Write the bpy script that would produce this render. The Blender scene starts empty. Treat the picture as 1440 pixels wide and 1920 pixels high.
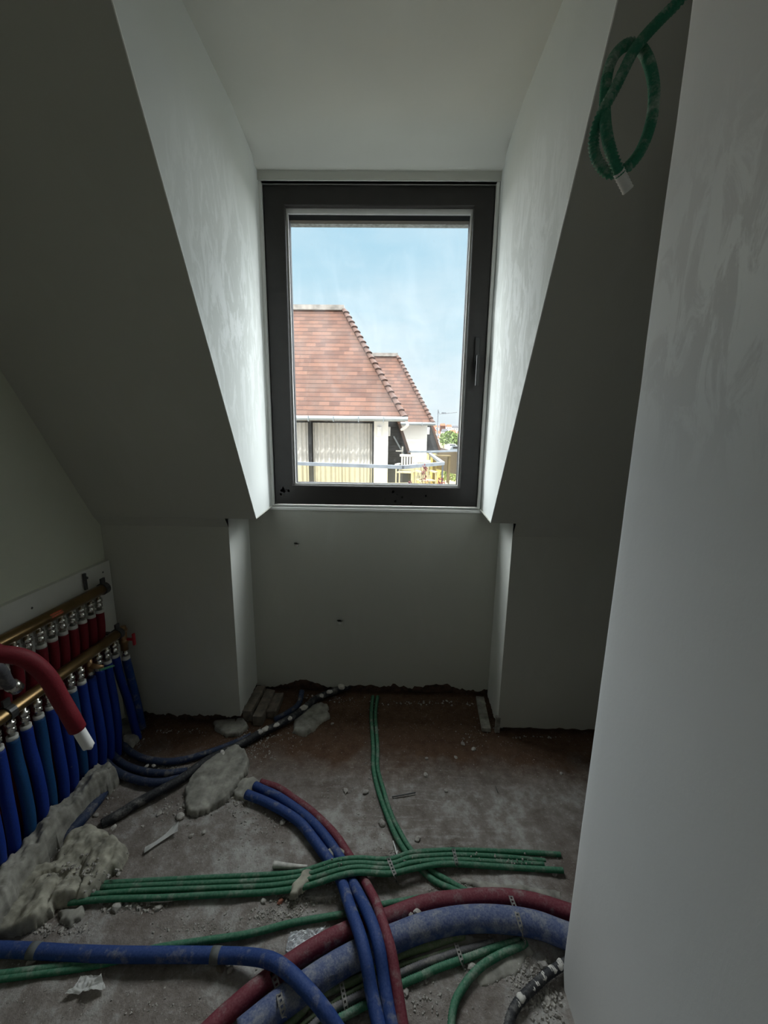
import bpy, bmesh, math, random
from mathutils import Vector, Matrix, noise
random.seed(7)
SC = bpy.context.scene
COL = SC.collection
R = math.radians

# ------------------------------------------------------------------ camera
EYE = Vector((0.0, 0.0, 1.5))
FPX = 725.0                      # focal length in pixels of the 1440 x 1920 frame
def cam_axes(pitch, roll, yaw):
    cp, sp = math.cos(pitch), math.sin(pitch)
    fwd = Vector((math.sin(yaw)*cp, math.cos(yaw)*cp, -sp))
    r = Vector((math.cos(yaw), -math.sin(yaw), 0)); d = fwd.cross(r)
    c, s = math.cos(roll), math.sin(roll)
    return c*r + s*d, -s*r + c*d, fwd
CR, CD, CF = cam_axes(R(10.9), R(-0.8), R(-0.9))
cam = bpy.data.cameras.new('camera'); cam_ob = bpy.data.objects.new('camera', cam); COL.objects.link(cam_ob)
cam.sensor_fit = 'HORIZONTAL'; cam.sensor_width = 36.0; cam.lens = 36.0*FPX/1440.0
cam.clip_start = 0.02; cam.clip_end = 1000
m = Matrix.Identity(4)
for i in range(3):
    m[i][0] = CR[i]; m[i][1] = -CD[i]; m[i][2] = -CF[i]; m[i][3] = EYE[i]
cam_ob.matrix_world = m
SC.camera = cam_ob

# ------------------------------------------------------------------ view and light
vs = SC.view_settings
vs.view_transform = 'Standard'; vs.look = 'None'; vs.gamma = 1.0; vs.use_curve_mapping = False
vs.exposure = 0.0
SC.cycles.max_bounces = 14; SC.cycles.diffuse_bounces = 10; SC.cycles.transparent_max_bounces = 24
SC.cycles.sample_clamp_indirect = 6.0
SKY_OVERHEAD = 14.0       # unseen upper sky, brightened beyond the visible part to light the room
SKY_SIDE = 7.5  # unseen sky at the sides, likewise raised for the room
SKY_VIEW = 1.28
world = bpy.data.worlds.new('world'); SC.world = world; world.use_nodes = True
nt = world.node_tree; nt.nodes.clear()
def N(t, ty, **kw):
    n = t.nodes.new(ty)
    for k, v in kw.items():
        if k.startswith('i_'):
            n.inputs[int(k[2:]) if k[2:].isdigit() else k[2:].replace('_', ' ')].default_value = v
        else: setattr(n, k, v)
    return n
def ramp(t, stops, fac=None, interp='LINEAR'):
    n = t.nodes.new('ShaderNodeValToRGB'); n.color_ramp.interpolation = interp
    e = n.color_ramp.elements
    while len(e) < len(stops): e.new(0.5)
    for i, (p, c) in enumerate(stops):
        e[i].position = p
        e[i].color = (c, c, c, 1) if isinstance(c, (int, float)) else (c[0], c[1], c[2], 1)
    if fac is not None: t.links.new(fac, n.inputs[0])
    return n
def mathn(t, op, a, b=None, clamp=False):
    n = t.nodes.new('ShaderNodeMath'); n.operation = op; n.use_clamp = clamp
    for i, v in ((0, a), (1, b)):
        if v is None: continue
        if isinstance(v, (int, float)): n.inputs[i].default_value = v
        else: t.links.new(v, n.inputs[i])
    return n.outputs[0]
def mixc(t, fac, a, b, mode='MIX'):
    n = t.nodes.new('ShaderNodeMix'); n.data_type = 'RGBA'; n.blend_type = mode
    for idx, v in ((0, fac), (6, a), (7, b)):
        if isinstance(v, (int, float)): n.inputs[idx].default_value = v if idx == 0 else (v, v, v, 1)
        elif isinstance(v, (tuple, list)): n.inputs[idx].default_value = (v[0], v[1], v[2], 1)
        else: t.links.new(v, n.inputs[idx])
    return n.outputs[2]
tc = N(nt, 'ShaderNodeTexCoord')
sep = N(nt, 'ShaderNodeSeparateXYZ'); nt.links.new(tc.outputs['Generated'], sep.inputs[0])
el = sep.outputs[2]
base = ramp(nt, [(0.0, (0.70, 0.76, 0.80)), (0.06, (0.68, 0.78, 0.84)), (0.22, (0.57, 0.75, 0.85)), (0.42, (0.41, 0.64, 0.79)), (1.0, (0.35, 0.55, 0.75))], el)
mp = N(nt, 'ShaderNodeMapping'); nt.links.new(tc.outputs['Generated'], mp.inputs[0]); mp.inputs['Scale'].default_value = (1.6, 1.6, 5.5)
nz = N(nt, 'ShaderNodeTexNoise'); nt.links.new(mp.outputs[0], nz.inputs['Vector']); nz.inputs['Scale'].default_value = 2.2; nz.inputs['Detail'].default_value = 7; nz.inputs['Roughness'].default_value = 0.55
cl = ramp(nt, [(0.36, 0.0), (0.74, 1.0)], nz.outputs['Fac'])
lowc = ramp(nt, [(0.0, 0.85), (0.20, 0.8), (0.36, 0.30), (0.6, 0.4)], el)
cfac = mathn(nt, 'MULTIPLY', cl.outputs[0], lowc.outputs[0], True)
skyc = mixc(nt, cfac, base.outputs[0], (0.86, 0.91, 0.95))
up = ramp(nt, [(0.43, 0.0), (0.56, 1.0)], el)                       # mask of the raised upper sky, out of view
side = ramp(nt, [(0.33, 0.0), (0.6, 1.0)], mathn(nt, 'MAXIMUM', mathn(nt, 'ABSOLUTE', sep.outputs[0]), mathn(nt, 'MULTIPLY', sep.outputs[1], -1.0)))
ahead = ramp(nt, [(0.0, 0.12), (0.55, 0.12), (0.68, 1.0)], mathn(nt, 'ADD', mathn(nt, 'MULTIPLY', sep.outputs[1], 0.5), 0.6))   # keeps the added brightness in the sky ahead, sparing the house fronts
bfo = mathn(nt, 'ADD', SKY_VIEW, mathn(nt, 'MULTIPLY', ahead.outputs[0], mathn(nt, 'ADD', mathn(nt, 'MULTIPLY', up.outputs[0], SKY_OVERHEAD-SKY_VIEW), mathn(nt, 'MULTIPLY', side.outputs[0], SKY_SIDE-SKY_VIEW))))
skyc2 = mixc(nt, mathn(nt, 'MAXIMUM', up.outputs[0], side.outputs[0]), skyc, (0.93, 0.97, 1.0))
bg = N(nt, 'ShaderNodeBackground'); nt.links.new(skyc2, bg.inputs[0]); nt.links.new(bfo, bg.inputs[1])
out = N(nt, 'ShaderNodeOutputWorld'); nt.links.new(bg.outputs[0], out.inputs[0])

sun = bpy.data.lights.new('sun', 'SUN'); sun.energy = 6.5; sun.angle = R(2.0); sun.color = (1.0, 0.96, 0.9)
sun_ob = bpy.data.objects.new('sun', sun); COL.objects.link(sun_ob)
sun_dir = Vector((0.35, 0.62, -0.95)).normalized()      # from behind the building, high, falling on the houses opposite
sun_ob.rotation_euler = sun_dir.to_track_quat('-Z', 'Y').to_euler()

portal = bpy.data.lights.new('window_portal', 'AREA'); portal.shape = 'RECTANGLE'; portal.size = 0.92; portal.size_y = 1.34
portal.cycles.is_portal = True
po = bpy.data.objects.new('window_portal', portal); COL.objects.link(po); po.location = (-0.07, 2.22, 1.9); po.rotation_euler = (R(-90), 0, 0)

portal2 = bpy.data.lights.new('fill_opening_portal', 'AREA'); portal2.shape = 'RECTANGLE'; portal2.size = 0.6; portal2.size_y = 0.9  # serves the added fill opening in the left wall
portal2.cycles.is_portal = True
po2 = bpy.data.objects.new('fill_opening_portal', portal2); COL.objects.link(po2); po2.location = (-1.56, -1.35, 1.75); po2.rotation_euler = (R(90), 0, R(90))

# ------------------------------------------------------------------ helpers
def ray(px, py): return (CR*(px-720)/FPX + CD*(py-960)/FPX + CF)
def on_z(px, py, z=0.0):
    d = ray(px, py); t = (z-EYE.z)/d.z; return EYE + d*t
def on_x(px, py, x):
    d = ray(px, py); t = (x-EYE.x)/d.x; return EYE + d*t
def on_y(px, py, y):
    d = ray(px, py); t = (y-EYE.y)/d.y; return EYE + d*t

def link(name, bm, mat=None, parent=None, smooth=False, normals=True):
    if normals: bmesh.ops.recalc_face_normals(bm, faces=bm.faces)
    me = bpy.data.meshes.new(name); bm.to_mesh(me); bm.free()
    if smooth:
        for p in me.polygons: p.use_smooth = True
    if mat is not None:
        for mm in (mat if isinstance(mat, (list, tuple)) else [mat]): me.materials.append(mm)
    o = bpy.data.objects.new(name, me); COL.objects.link(o)
    if parent is not None: o.parent = parent
    return o
def struct(name, bm, mat, smooth=False, label=None, parent=None):
    o = link(name, bm, mat, parent, smooth)
    if parent is None:
        o['kind'] = 'structure'
    if label: o['label'] = label
    return o
def tag(o, label, cat, group=None, kind=None):
    o['label'] = label; o['category'] = cat
    if group: o['group'] = group
    if kind: o['kind'] = kind
    return o
def empty(name, loc, label=None, cat=None, group=None):
    o = bpy.data.objects.new(name, None); COL.objects.link(o); o.location = loc; o.empty_display_size = 0.05
    if label: tag(o, label, cat, group)
    bpy.context.view_layer.update()
    return o
def settle(root):
    """children were modelled in world coordinates: shift their meshes into the root's space"""
    inv = root.matrix_world.inverted() if root.matrix_world != Matrix.Identity(4) else Matrix.Translation(-root.location)
    inv = Matrix.Translation(-root.location)
    for c in root.children:
        if c.type == 'MESH' and not c.get('done'): c.data.transform(inv)
        for g in c.children:
            if g.type == 'MESH': g.data.transform(inv)
    return root
def box(bm, a, b, bevel=0.0, mi=0):
    a = Vector(a); b = Vector(b)
    lo = Vector(map(min, a, b)); hi = Vector(map(max, a, b))
    vs_ = [bm.verts.new((x, y, z)) for x in (lo.x, hi.x) for y in (lo.y, hi.y) for z in (lo.z, hi.z)]
    fs = []
    for q in ((0,1,3,2),(4,6,7,5),(0,4,5,1),(2,3,7,6),(0,2,6,4),(1,5,7,3)):
        f = bm.faces.new([vs_[i] for i in q]); f.material_index = mi; fs.append(f)
    if bevel > 0:
        es = list({e for f in fs for e in f.edges})
        bmesh.ops.bevel(bm, geom=es, offset=bevel, segments=2, affect='EDGES', profile=0.6)
    return vs_
def obox(bm, c, ax, ay, az, mi=0, bevel=0.0):
    """oriented box: centre and three half-axis vectors"""
    c = Vector(c); vs_ = [bm.verts.new(c + ax*i + ay*j + az*k) for i in (-1, 1) for j in (-1, 1) for k in (-1, 1)]
    fs = []
    for q in ((0,1,3,2),(4,6,7,5),(0,4,5,1),(2,3,7,6),(0,2,6,4),(1,5,7,3)):
        f = bm.faces.new([vs_[i] for i in q]); f.material_index = mi; fs.append(f)
    if bevel > 0:
        bmesh.ops.bevel(bm, geom=list({e for f in fs for e in f.edges}), offset=bevel, segments=2, affect='EDGES')
def bar(bm, p, q, w, h, up=(0, 0, 1), mi=0):
    p = Vector(p); q = Vector(q); d = (q-p); L = d.length; d.normalize()
    up = Vector(up); s = d.cross(up)
    if s.length < 1e-4: s = d.cross(Vector((1, 0, 0)))
    s.normalize(); u = s.cross(d).normalized()
    obox(bm, (p+q)/2, d*L/2, s*w/2, u*h/2, mi)
def poly(bm, pts, mi=0):
    f = bm.faces.new([bm.verts.new(p) for p in pts]); f.material_index = mi; return f
def slab(bm, pts, off, mi=0):
    """polygon extruded along a vector"""
    off = Vector(off); a = [bm.verts.new(Vector(p)) for p in pts]; b = [bm.verts.new(Vector(p)+off) for p in pts]
    bm.faces.new(a).material_index = mi; bm.faces.new(b[::-1]).material_index = mi
    n = len(a)
    for i in range(n): bm.faces.new([a[i], b[i], b[(i+1) % n], a[(i+1) % n]]).material_index = mi
def sheet(bm, p00, p10, p11, p01, nu, nv, disp=0.0, scale=3.0, seed=0.0):
    """bilinear grid, gently uneven"""
    p00, p10, p11, p01 = map(Vector, (p00, p10, p11, p01))
    n = (p10-p00).cross(p01-p00).normalized(); g = []
    for j in range(nv+1):
        row = []
        for i in range(nu+1):
            u, v = i/nu, j/nv
            p = (p00*(1-u)+p10*u)*(1-v) + (p01*(1-u)+p11*u)*v
            if disp: p = p + n*disp*noise.noise(p*scale+Vector((seed, seed, 0)))
            row.append(bm.verts.new(p))
        g.append(row)
    for j in range(nv):
        for i in range(nu): bm.faces.new([g[j][i], g[j][i+1], g[j+1][i+1], g[j+1][i]])
def smooth_path(pts, n=8):
    """Catmull-Rom through points"""
    P = [Vector(p) for p in pts]
    if len(P) < 3: 
        return [P[0].lerp(P[-1], i/n) for i in range(n+1)]
    P = [P[0]*2-P[1]] + P + [P[-1]*2-P[-2]]
    res = []
    for i in range(1, len(P)-2):
        a, b, c, d = P[i-1:i+3]
        for k in range(n):
            t = k/n
            res.append(0.5*((2*b)+(c-a)*t+(2*a-5*b+4*c-d)*t*t+(3*b-a-3*c+d)*t**3))
    res.append(P[-2]); return res
def resample(P, step):
    out_ = [P[0].copy()]; acc = 0.0
    for a, b in zip(P, P[1:]):
        L = (b-a).length
        if L < 1e-9: continue
        pos = step-acc
        while pos <= L:
            out_.append(a.lerp(b, pos/L)); pos += step
        acc = (acc+L) % step
    if (out_[-1]-P[-1]).length > step*0.3: out_.append(P[-1].copy())
    return out_
def tube(bm, P, r, seg=12, ridge=0.0, pitch=0.004, rough=0.0, caps=True, mi=0, hollow=0.0, uv=None):
    """swept tube along points; ridge > 0 corrugates it (pitch in metres)"""
    if ridge > 0: P = resample(P, pitch/2.0)
    n = len(P)
    t0 = (P[1]-P[0]).normalized(); s = t0.cross(Vector((0, 0, 1)))
    if s.length < 1e-3: s = t0.cross(Vector((1, 0, 0)))
    s.normalize(); rings = []
    for i, p in enumerate(P):
        t = (P[min(i+1, n-1)]-P[max(i-1, 0)])
        if t.length > 1e-9: t.normalize()
        else: t = t0
        s = (s - t*s.dot(t)).normalized(); b = t.cross(s)
        rr = r(i/(n-1)) if callable(r) else r
        if ridge > 0: rr += ridge*(1 if i % 2 == 0 else -1)*0.5
        ring = []
        for k in range(seg):
            a = 2*math.pi*k/seg; d = s*math.cos(a)+b*math.sin(a)
            q = rr
            if rough: q += rough*noise.noise((p+d*r0(r))*60)
            ring.append(bm.verts.new(p+d*q))
        rings.append(ring)
    for i in range(n-1):
        for k in range(seg):
            f = bm.faces.new([rings[i][k], rings[i][(k+1) % seg], rings[i+1][(k+1) % seg], rings[i+1][k]]); f.material_index = mi
    if caps:
        if hollow > 0:
            for ring, p, sgn in ((rings[0], P[0], 1), (rings[-1], P[-1], -1)):
                q = P[1] if sgn == 1 else P[-2]
                inn = [bm.verts.new(p+(v.co-p)*hollow) for v in ring]
                dp = [bm.verts.new(v.co+(q-p).normalized()*0.03) for v in inn]
                for k in range(seg):
                    k2 = (k+1) % seg
                    bm.faces.new([ring[k], ring[k2], inn[k2], inn[k]]).material_index = mi
                    bm.faces.new([inn[k], inn[k2], dp[k2], dp[k]]).material_index = mi
                bm.faces.new(dp).material_index = mi
        else:
            bm.faces.new(rings[0]).material_index = mi; bm.faces.new(rings[-1][::-1]).material_index = mi
def r0(r): return r(0.5) if callable(r) else r
def lathe(bm, p, axis, prof, seg=14, mi=0):
    """profile [(distance along axis, radius)] turned about an axis"""
    p = Vector(p); axis = Vector(axis).normalized()
    s = axis.cross(Vector((0, 0, 1)))
    if s.length < 1e-3: s = axis.cross(Vector((1, 0, 0)))
    s.normalize(); b = axis.cross(s); rings = []
    for h, r in prof:
        rings.append([bm.verts.new(p+axis*h+(s*math.cos(2*math.pi*k/seg)+b*math.sin(2*math.pi*k/seg))*max(r, 1e-5)) for k in range(seg)])
    for i in range(len(rings)-1):
        for k in range(seg): bm.faces.new([rings[i][k], rings[i][(k+1) % seg], rings[i+1][(k+1) % seg], rings[i+1][k]]).material_index = mi
    bm.faces.new(rings[0]).material_index = mi; bm.faces.new(rings[-1][::-1]).material_index = mi

# ------------------------------------------------------------------ materials
def new_mat(name):
    ma = bpy.data.materials.new(name); ma.use_nodes = True; t = ma.node_tree
    return ma, t, t.nodes['Principled BSDF']
def coords(t, kind='Object', scale=(1, 1, 1)):
    # world-stable coordinates: geometry position
    g = N(t, 'ShaderNodeNewGeometry'); mpn = N(t, 'ShaderNodeMapping'); t.links.new(g.outputs['Position'], mpn.inputs[0]); mpn.inputs['Scale'].default_value = scale
    return mpn.outputs[0]
def noise_n(t, vec, scale, detail=4, rough=0.55, dist=0.0):
    n = N(t, 'ShaderNodeTexNoise'); t.links.new(vec, n.inputs['Vector'])
    n.inputs['Scale'].default_value = scale; n.inputs['Detail'].default_value = detail; n.inputs['Roughness'].default_value = rough; n.inputs['Distortion'].default_value = dist
    return n.outputs['Fac']
def bump_n(t, bsdf, h, strength=0.3, dist=0.002):
    b = N(t, 'ShaderNodeBump'); b.inputs['Strength'].default_value = strength; b.inputs['Distance'].default_value = dist
    t.links.new(h, b.inputs['Height']); t.links.new(b.outputs[0], bsdf.inputs['Normal'])
def flat(name, c, rough=0.6, metal=0.0, var=0.12, nscale=20.0, bump=0.0, spec=0.5):
    ma, t, b = new_mat(name)
    v = coords(t); n = noise_n(t, v, nscale)
    r_ = ramp(t, [(0.3, tuple(x*(1-var) for x in c)), (0.7, tuple(min(1, x*(1+var)) for x in c))], n)
    t.links.new(r_.outputs[0], b.inputs['Base Color']); b.inputs['Roughness'].default_value = rough; b.inputs['Metallic'].default_value = metal
    b.inputs['Specular IOR Level'].default_value = spec
    if bump: bump_n(t, b, n, bump, 0.003)
    return ma
def dusty(name, c, dust=(0.30, 0.28, 0.25), amount=0.45, nscale=26.0, rough=0.65, topdust=0.4, spec=0.35, streak=0.0):
    """coloured plastic with site dust: patches plus a film lying on upward faces"""
    ma, t, b = new_mat(name)
    v = coords(t); n1 = noise_n(t, v, nscale, 6, 0.65); n2 = noise_n(t, v, nscale*7, 3, 0.6)
    g = N(t, 'ShaderNodeNewGeometry'); sp_ = N(t, 'ShaderNodeSeparateXYZ'); t.links.new(g.outputs['Normal'], sp_.inputs[0])
    upf = ramp(t, [(0.1, 0.0), (0.95, topdust)], sp_.outputs[2])
    a = ramp(t, [(0.68-amount*0.35, 0.0), (0.80-amount*0.15, 1.0)], n1)
    f1 = mathn(t, 'ADD', a.outputs[0], mathn(t, 'MULTIPLY', upf.outputs[0], n2), True)
    f2 = mathn(t, 'MULTIPLY', f1, ramp(t, [(0.25, 0.35), (0.7, 1.0)], n2).outputs[0], True)
    cc = ramp(t, [(0.3, tuple(x*0.85 for x in c)), (0.7, tuple(min(1, x*1.15) for x in c))], n2)
    col = mixc(t, f2, cc.outputs[0], dust)
    t.links.new(col, b.inputs['Base Color'])
    t.links.new(ramp(t, [(0, rough), (1, 0.95)], f2).outputs[0], b.inputs['Roughness'])
    b.inputs['Specular IOR Level'].default_value = spec
    bump_n(t, b, mathn(t, 'ADD', n2, f2), 0.35, 0.0015)
    return ma
def plaster(name, c=(0.66, 0.67, 0.63), smear=0.15, smear_col=(0.88, 0.90, 0.90), vert=True, bump=0.12, z0=0.0, z1=3.0, center=None):
    ma, t, b = new_mat(name)
    v = coords(t); vs2 = coords(t, scale=(3.0, 3.0, 1.1) if vert else (1, 1, 1))
    n1 = noise_n(t, vs2, 2.6, 7, 0.62, 0.4); n2 = noise_n(t, v, 90, 3, 0.6); n3 = noise_n(t, v, 1.4, 3, 0.5)
    sm = ramp(t, [(0.54, 0.0), (0.70, smear)], n1)
    cc = ramp(t, [(0.3, tuple(x*0.95 for x in c)), (0.7, tuple(x*1.04 for x in c))], n3)
    f = sm.outputs[0]
    if center:            # trowelled filler patch around one place on the wall
        g = N(t, 'ShaderNodeNewGeometry')
        d = N(t, 'ShaderNodeVectorMath', operation='DISTANCE'); t.links.new(g.outputs['Position'], d.inputs[0]); d.inputs[1].default_value = center[:3]
        fall = ramp(t, [(0.0, 1.0), (center[3], 0.0)], d.outputs['Value'])
        n4 = noise_n(t, vs2, 5.5, 8, 0.7, 0.8)
        pa = ramp(t, [(0.47, 0.0), (0.56, 1.0)], n4)
        f = mathn(t, 'ADD', f, mathn(t, 'MULTIPLY', mathn(t, 'MULTIPLY', pa.outputs[0], fall.outputs[0]), 0.85), True)
    t.links.new(mixc(t, f, cc.outputs[0], smear_col), b.inputs['Base Color'])
    b.inputs['Roughness'].default_value = 0.85; b.inputs['Specular IOR Level'].default_value = 0.3
    bump_n(t, b, mathn(t, 'ADD', mathn(t, 'MULTIPLY', n1, 1.0), mathn(t, 'MULTIPLY', n2, 0.25)), bump, 0.004)
    return ma
M = {}
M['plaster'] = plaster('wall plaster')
M['plaster_shaded'] = plaster('shaded plaster', c=(0.50, 0.50, 0.45), smear=0.05, bump=0.08)  # same plaster as the cheeks, shade put into a darker base colour
M['cheek_l'] = plaster('left cheek plaster', c=(0.64, 0.66, 0.64), smear=0.04, center=(-0.62, 1.62, 1.95, 0.62), bump=0.25)
M['cheek_r'] = plaster('right cheek plaster', c=(0.64, 0.66, 0.64), smear=0.04, center=(0.47, 1.6, 1.95, 0.6), bump=0.25)
M['part'] = plaster('partition plaster', c=(0.67, 0.67, 0.67), smear=0.05, center=(0.51, 0.62, 1.75, 0.34), bump=0.2)
M['left'] = plaster('left wall plaster', c=(0.66, 0.68, 0.57), smear=0.0)
M['ceil'] = plaster('ceiling plaster', c=(0.58, 0.58, 0.54), smear=0.05, vert=False, bump=0.08)
M['sill'] = plaster('sill plaster', c=(0.80, 0.80, 0.78), smear=0.2)
M['back'] = plaster('back room plaster', c=(0.45, 0.44, 0.41), smear=0.0)

def floor_mat():
    ma, t, b = new_mat('dusty raw floor')
    v = coords(t); n1 = noise_n(t, v, 3.2, 8, 0.62, 0.3); n2 = noise_n(t, v, 22, 6, 0.7); n3 = noise_n(t, v, 120, 3, 0.6)
    st = noise_n(t, coords(t, scale=(2.0, 26.0, 1)), 3.0, 5, 0.6, 0.2)
    g = N(t, 'ShaderNodeNewGeometry'); sp_ = N(t, 'ShaderNodeSeparateXYZ'); t.links.new(g.outputs['Position'], sp_.inputs[0])
    # bare rust-brown board left uncovered along the window side of the floor
    far = ramp(t, [(0.0, 0.0), (1.0, 1.0)], mathn(t, 'ADD', mathn(t, 'MULTIPLY', mathn(t, 'SUBTRACT', sp_.outputs[1], 1.42), 5.0), mathn(t, 'MULTIPLY', mathn(t, 'SUBTRACT', n1, 0.5), 3.2), True))
    brown = ramp(t, [(0.3, (0.075, 0.040, 0.024)), (0.7, (0.145, 0.088, 0.055))], n2)
    grey = ramp(t, [(0.40, (0.15, 0.125, 0.108)), (0.5, (0.235, 0.21, 0.19)), (0.60, (0.41, 0.40, 0.38))], mathn(t, 'ADD', mathn(t, 'MULTIPLY', n1, 0.62), mathn(t, 'MULTIPLY', n2, 0.38)))
    col = mixc(t, far.outputs[0], grey.outputs[0], brown.outputs[0])
    band = ramp(t, [(0.52, 0.0), (0.66, 0.75)], mathn(t, 'ADD', mathn(t, 'MULTIPLY', st, 0.6), mathn(t, 'MULTIPLY', n2, 0.4)))
    d = N(t, 'ShaderNodeVectorMath', operation='DISTANCE'); t.links.new(g.outputs['Position'], d.inputs[0]); d.inputs[1].default_value = (0.12, 1.22, 0)
    worn = ramp(t, [(0.15, 1.0), (0.55, 0.12)], d.outputs['Value'])
    col = mixc(t, mathn(t, 'MULTIPLY', mathn(t, 'MULTIPLY', band.outputs[0], worn.outputs[0]), mathn(t, 'SUBTRACT', 1.0, far.outputs[0])), col, (0.40, 0.39, 0.37))
    speck = ramp(t, [(0.62, 0.0), (0.70, 0.6)], n3)
    col = mixc(t, mathn(t, 'MULTIPLY', speck.outputs[0], n2), col, (0.55, 0.53, 0.5))
    t.links.new(col, b.inputs['Base Color']); b.inputs['Roughness'].default_value = 0.9; b.inputs['Specular IOR Level'].default_value = 0.25
    bump_n(t, b, mathn(t, 'ADD', mathn(t, 'MULTIPLY', n2, 1.0), mathn(t, 'MULTIPLY', n3, 0.5)), 0.7, 0.010)
    return ma
M['floor'] = floor_mat()
def glass_mat(name, tint=(0.97, 0.985, 0.98), gloss=0.05, smear=0.025, rough=0.02):
    ma = bpy.data.materials.new(name); ma.use_nodes = True; t = ma.node_tree; t.nodes.clear()
    tr = N(t, 'ShaderNodeBsdfTransparent'); tr.inputs[0].default_value = (*tint, 1)
    gl = N(t, 'ShaderNodeBsdfGlossy'); gl.inputs['Roughness'].default_value = rough
    df = N(t, 'ShaderNodeBsdfTranslucent'); df.inputs[0].default_value = (0.8, 0.82, 0.84, 1)
    v = coords(t, scale=(1.0, 1.0, 0.5)); n = noise_n(t, v, 5.0, 8, 0.7, 1.2); n2 = noise_n(t, coords(t), 70.0, 2, 0.5)
    sm = mathn(t, 'ADD', ramp(t, [(0.48, 0.0), (0.75, smear)], n).outputs[0], ramp(t, [(0.70, 0.0), (0.74, smear)], n2).outputs[0])
    m1 = N(t, 'ShaderNodeMixShader'); m1.inputs[0].default_value = gloss; t.links.new(tr.outputs[0], m1.inputs[1]); t.links.new(gl.outputs[0], m1.inputs[2])
    m2 = N(t, 'ShaderNodeMixShader'); t.links.new(sm, m2.inputs[0]); t.links.new(m1.outputs[0], m2.inputs[1]); t.links.new(df.outputs[0], m2.inputs[2])
    o = N(t, 'ShaderNodeOutputMaterial'); t.links.new(m2.outputs[0], o.inputs[0])
    return ma
M['glass'] = glass_mat('window glass')
M['frame'] = flat('dark brown window frame', (0.022, 0.019, 0.018), rough=0.42, var=0.15)
M['bead'] = flat('dull aluminium glazing edge', (0.78, 0.77, 0.76), rough=0.35, metal=0.2, var=0.05)
M['gasket'] = flat('black rubber gasket', (0.012, 0.013, 0.016), rough=0.6)
M['handle'] = flat('black handle', (0.02, 0.02, 0.02), rough=0.3)

# ------------------------------------------------------------------ the room shell
XL, XR = -1.38, 1.75            # side walls
YK, YN, YB = 1.775, 2.045, -2.2 # knee wall, niche wall, back wall
ZC, ZS, ZK = 2.715, 1.122, 1.06 # ceilings, sill height, top of the knee wall
CLX, CRX = -0.617, 0.462        # dormer cheeks at the slope
CLX2, CRX2 = -0.643, 0.488      # dormer cheeks at the window
NLX, NRX = -0.765, 0.578        # sides of the niche under the window
SW0, SW1 = -1.65, -1.05         # opening added behind the viewer for fill light
YT = 0.83                       # where the slope meets the ceiling

def floor_z(x, y):
    """hollowed, hand-levelled raw floor"""
    z = 0.010*noise.noise(Vector((x*2.1, y*2.1, 3.0))) + 0.005*noise.noise(Vector((x*9, y*9, 1.0)))
    return z
bm = bmesh.new()
nx, ny = 150, 190
g = []
for j in range(ny+1):
    row = []
    for i in range(nx+1):
        x = XL-0.05 + (XR-XL+0.1)*i/nx; y = -0.4+ (2.12+0.4)*j/ny
        row.append(bm.verts.new((x, y, floor_z(x, y)+0.0025*noise.noise(Vector((x*40, y*40, 0))))))
    g.append(row)
for j in range(ny):
    for i in range(nx): bm.faces.new([g[j][i], g[j][i+1], g[j+1][i+1], g[j+1][i]])
poly(bm, [(XL-0.05, YB, -0.012), (XR+0.05, YB, -0.012), (XR+0.05, -0.38, -0.012), (XL-0.05, -0.38, -0.012)])
struct('floor', bm, M['floor'], True)

bm = bmesh.new(); sheet(bm, (XL, -0.5, -0.05), (XL, YK+0.1, -0.05), (XL, YK+0.1, ZC), (XL, -0.5, ZC), 40, 30, 0.004, 2.0)
# unseen opening added behind the viewer, lets in sky to brighten the partition
box(bm, (XL-0.12, YB, -0.05), (XL, SW0, ZC)); box(bm, (XL-0.12, SW1, -0.05), (XL, -0.45, ZC)); box(bm, (XL-0.12, SW0, -0.05), (XL, SW1, 1.3)); box(bm, (XL-0.12, SW0, 2.2), (XL, SW1, ZC))
struct('wall_left', bm, M['left'], True)
bm = bmesh.new(); sheet(bm, (XR, YB, -0.05), (XR, YK+0.1, -0.05), (XR, YK+0.1, ZC), (XR, YB, ZC), 10, 10); struct('wall_right', bm, M['back'])
bm = bmesh.new(); sheet(bm, (XL, YB, -0.05), (XR, YB, -0.05), (XR, YB, ZC), (XL, YB, ZC), 10, 10); struct('wall_back', bm, M['back'])
bm = bmesh.new(); poly(bm, [(XL, YB, ZC), (XR, YB, ZC), (XR, YT+0.02, ZC), (XL, YT+0.02, ZC)]); struct('ceiling', bm, M['ceil'])
# dormer ceiling, sagging slightly before the strip above the window
bm = bmesh.new()
prof = [(YT, 0.0), (1.2, 0.0), (1.6, 0.0), (1.75, 0.001), (1.82, 0.006), (1.89, 0.019), (1.94, 0.021), (1.98, 0.010), (2.01, 0.0), (2.03, -0.004), (2.056, -0.004)]
prev = None
for y, dz in prof:
    k = (y-1.7)/(2.04-1.7)
    xl = CLX+(CLX2-CLX)*max(0, k); xr = CRX2+0.02*(1-max(0, min(1, k)))
    cur = [bm.verts.new((xl-0.02 + (xr+0.04-xl)*i/12, y, ZC+dz)) for i in range(13)]
    if prev:
        for i in range(12): bm.faces.new([prev[i], prev[i+1], cur[i+1], cur[i]])
    prev = cur
struct('ceiling_dormer', bm, M['ceil'], True)

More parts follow.
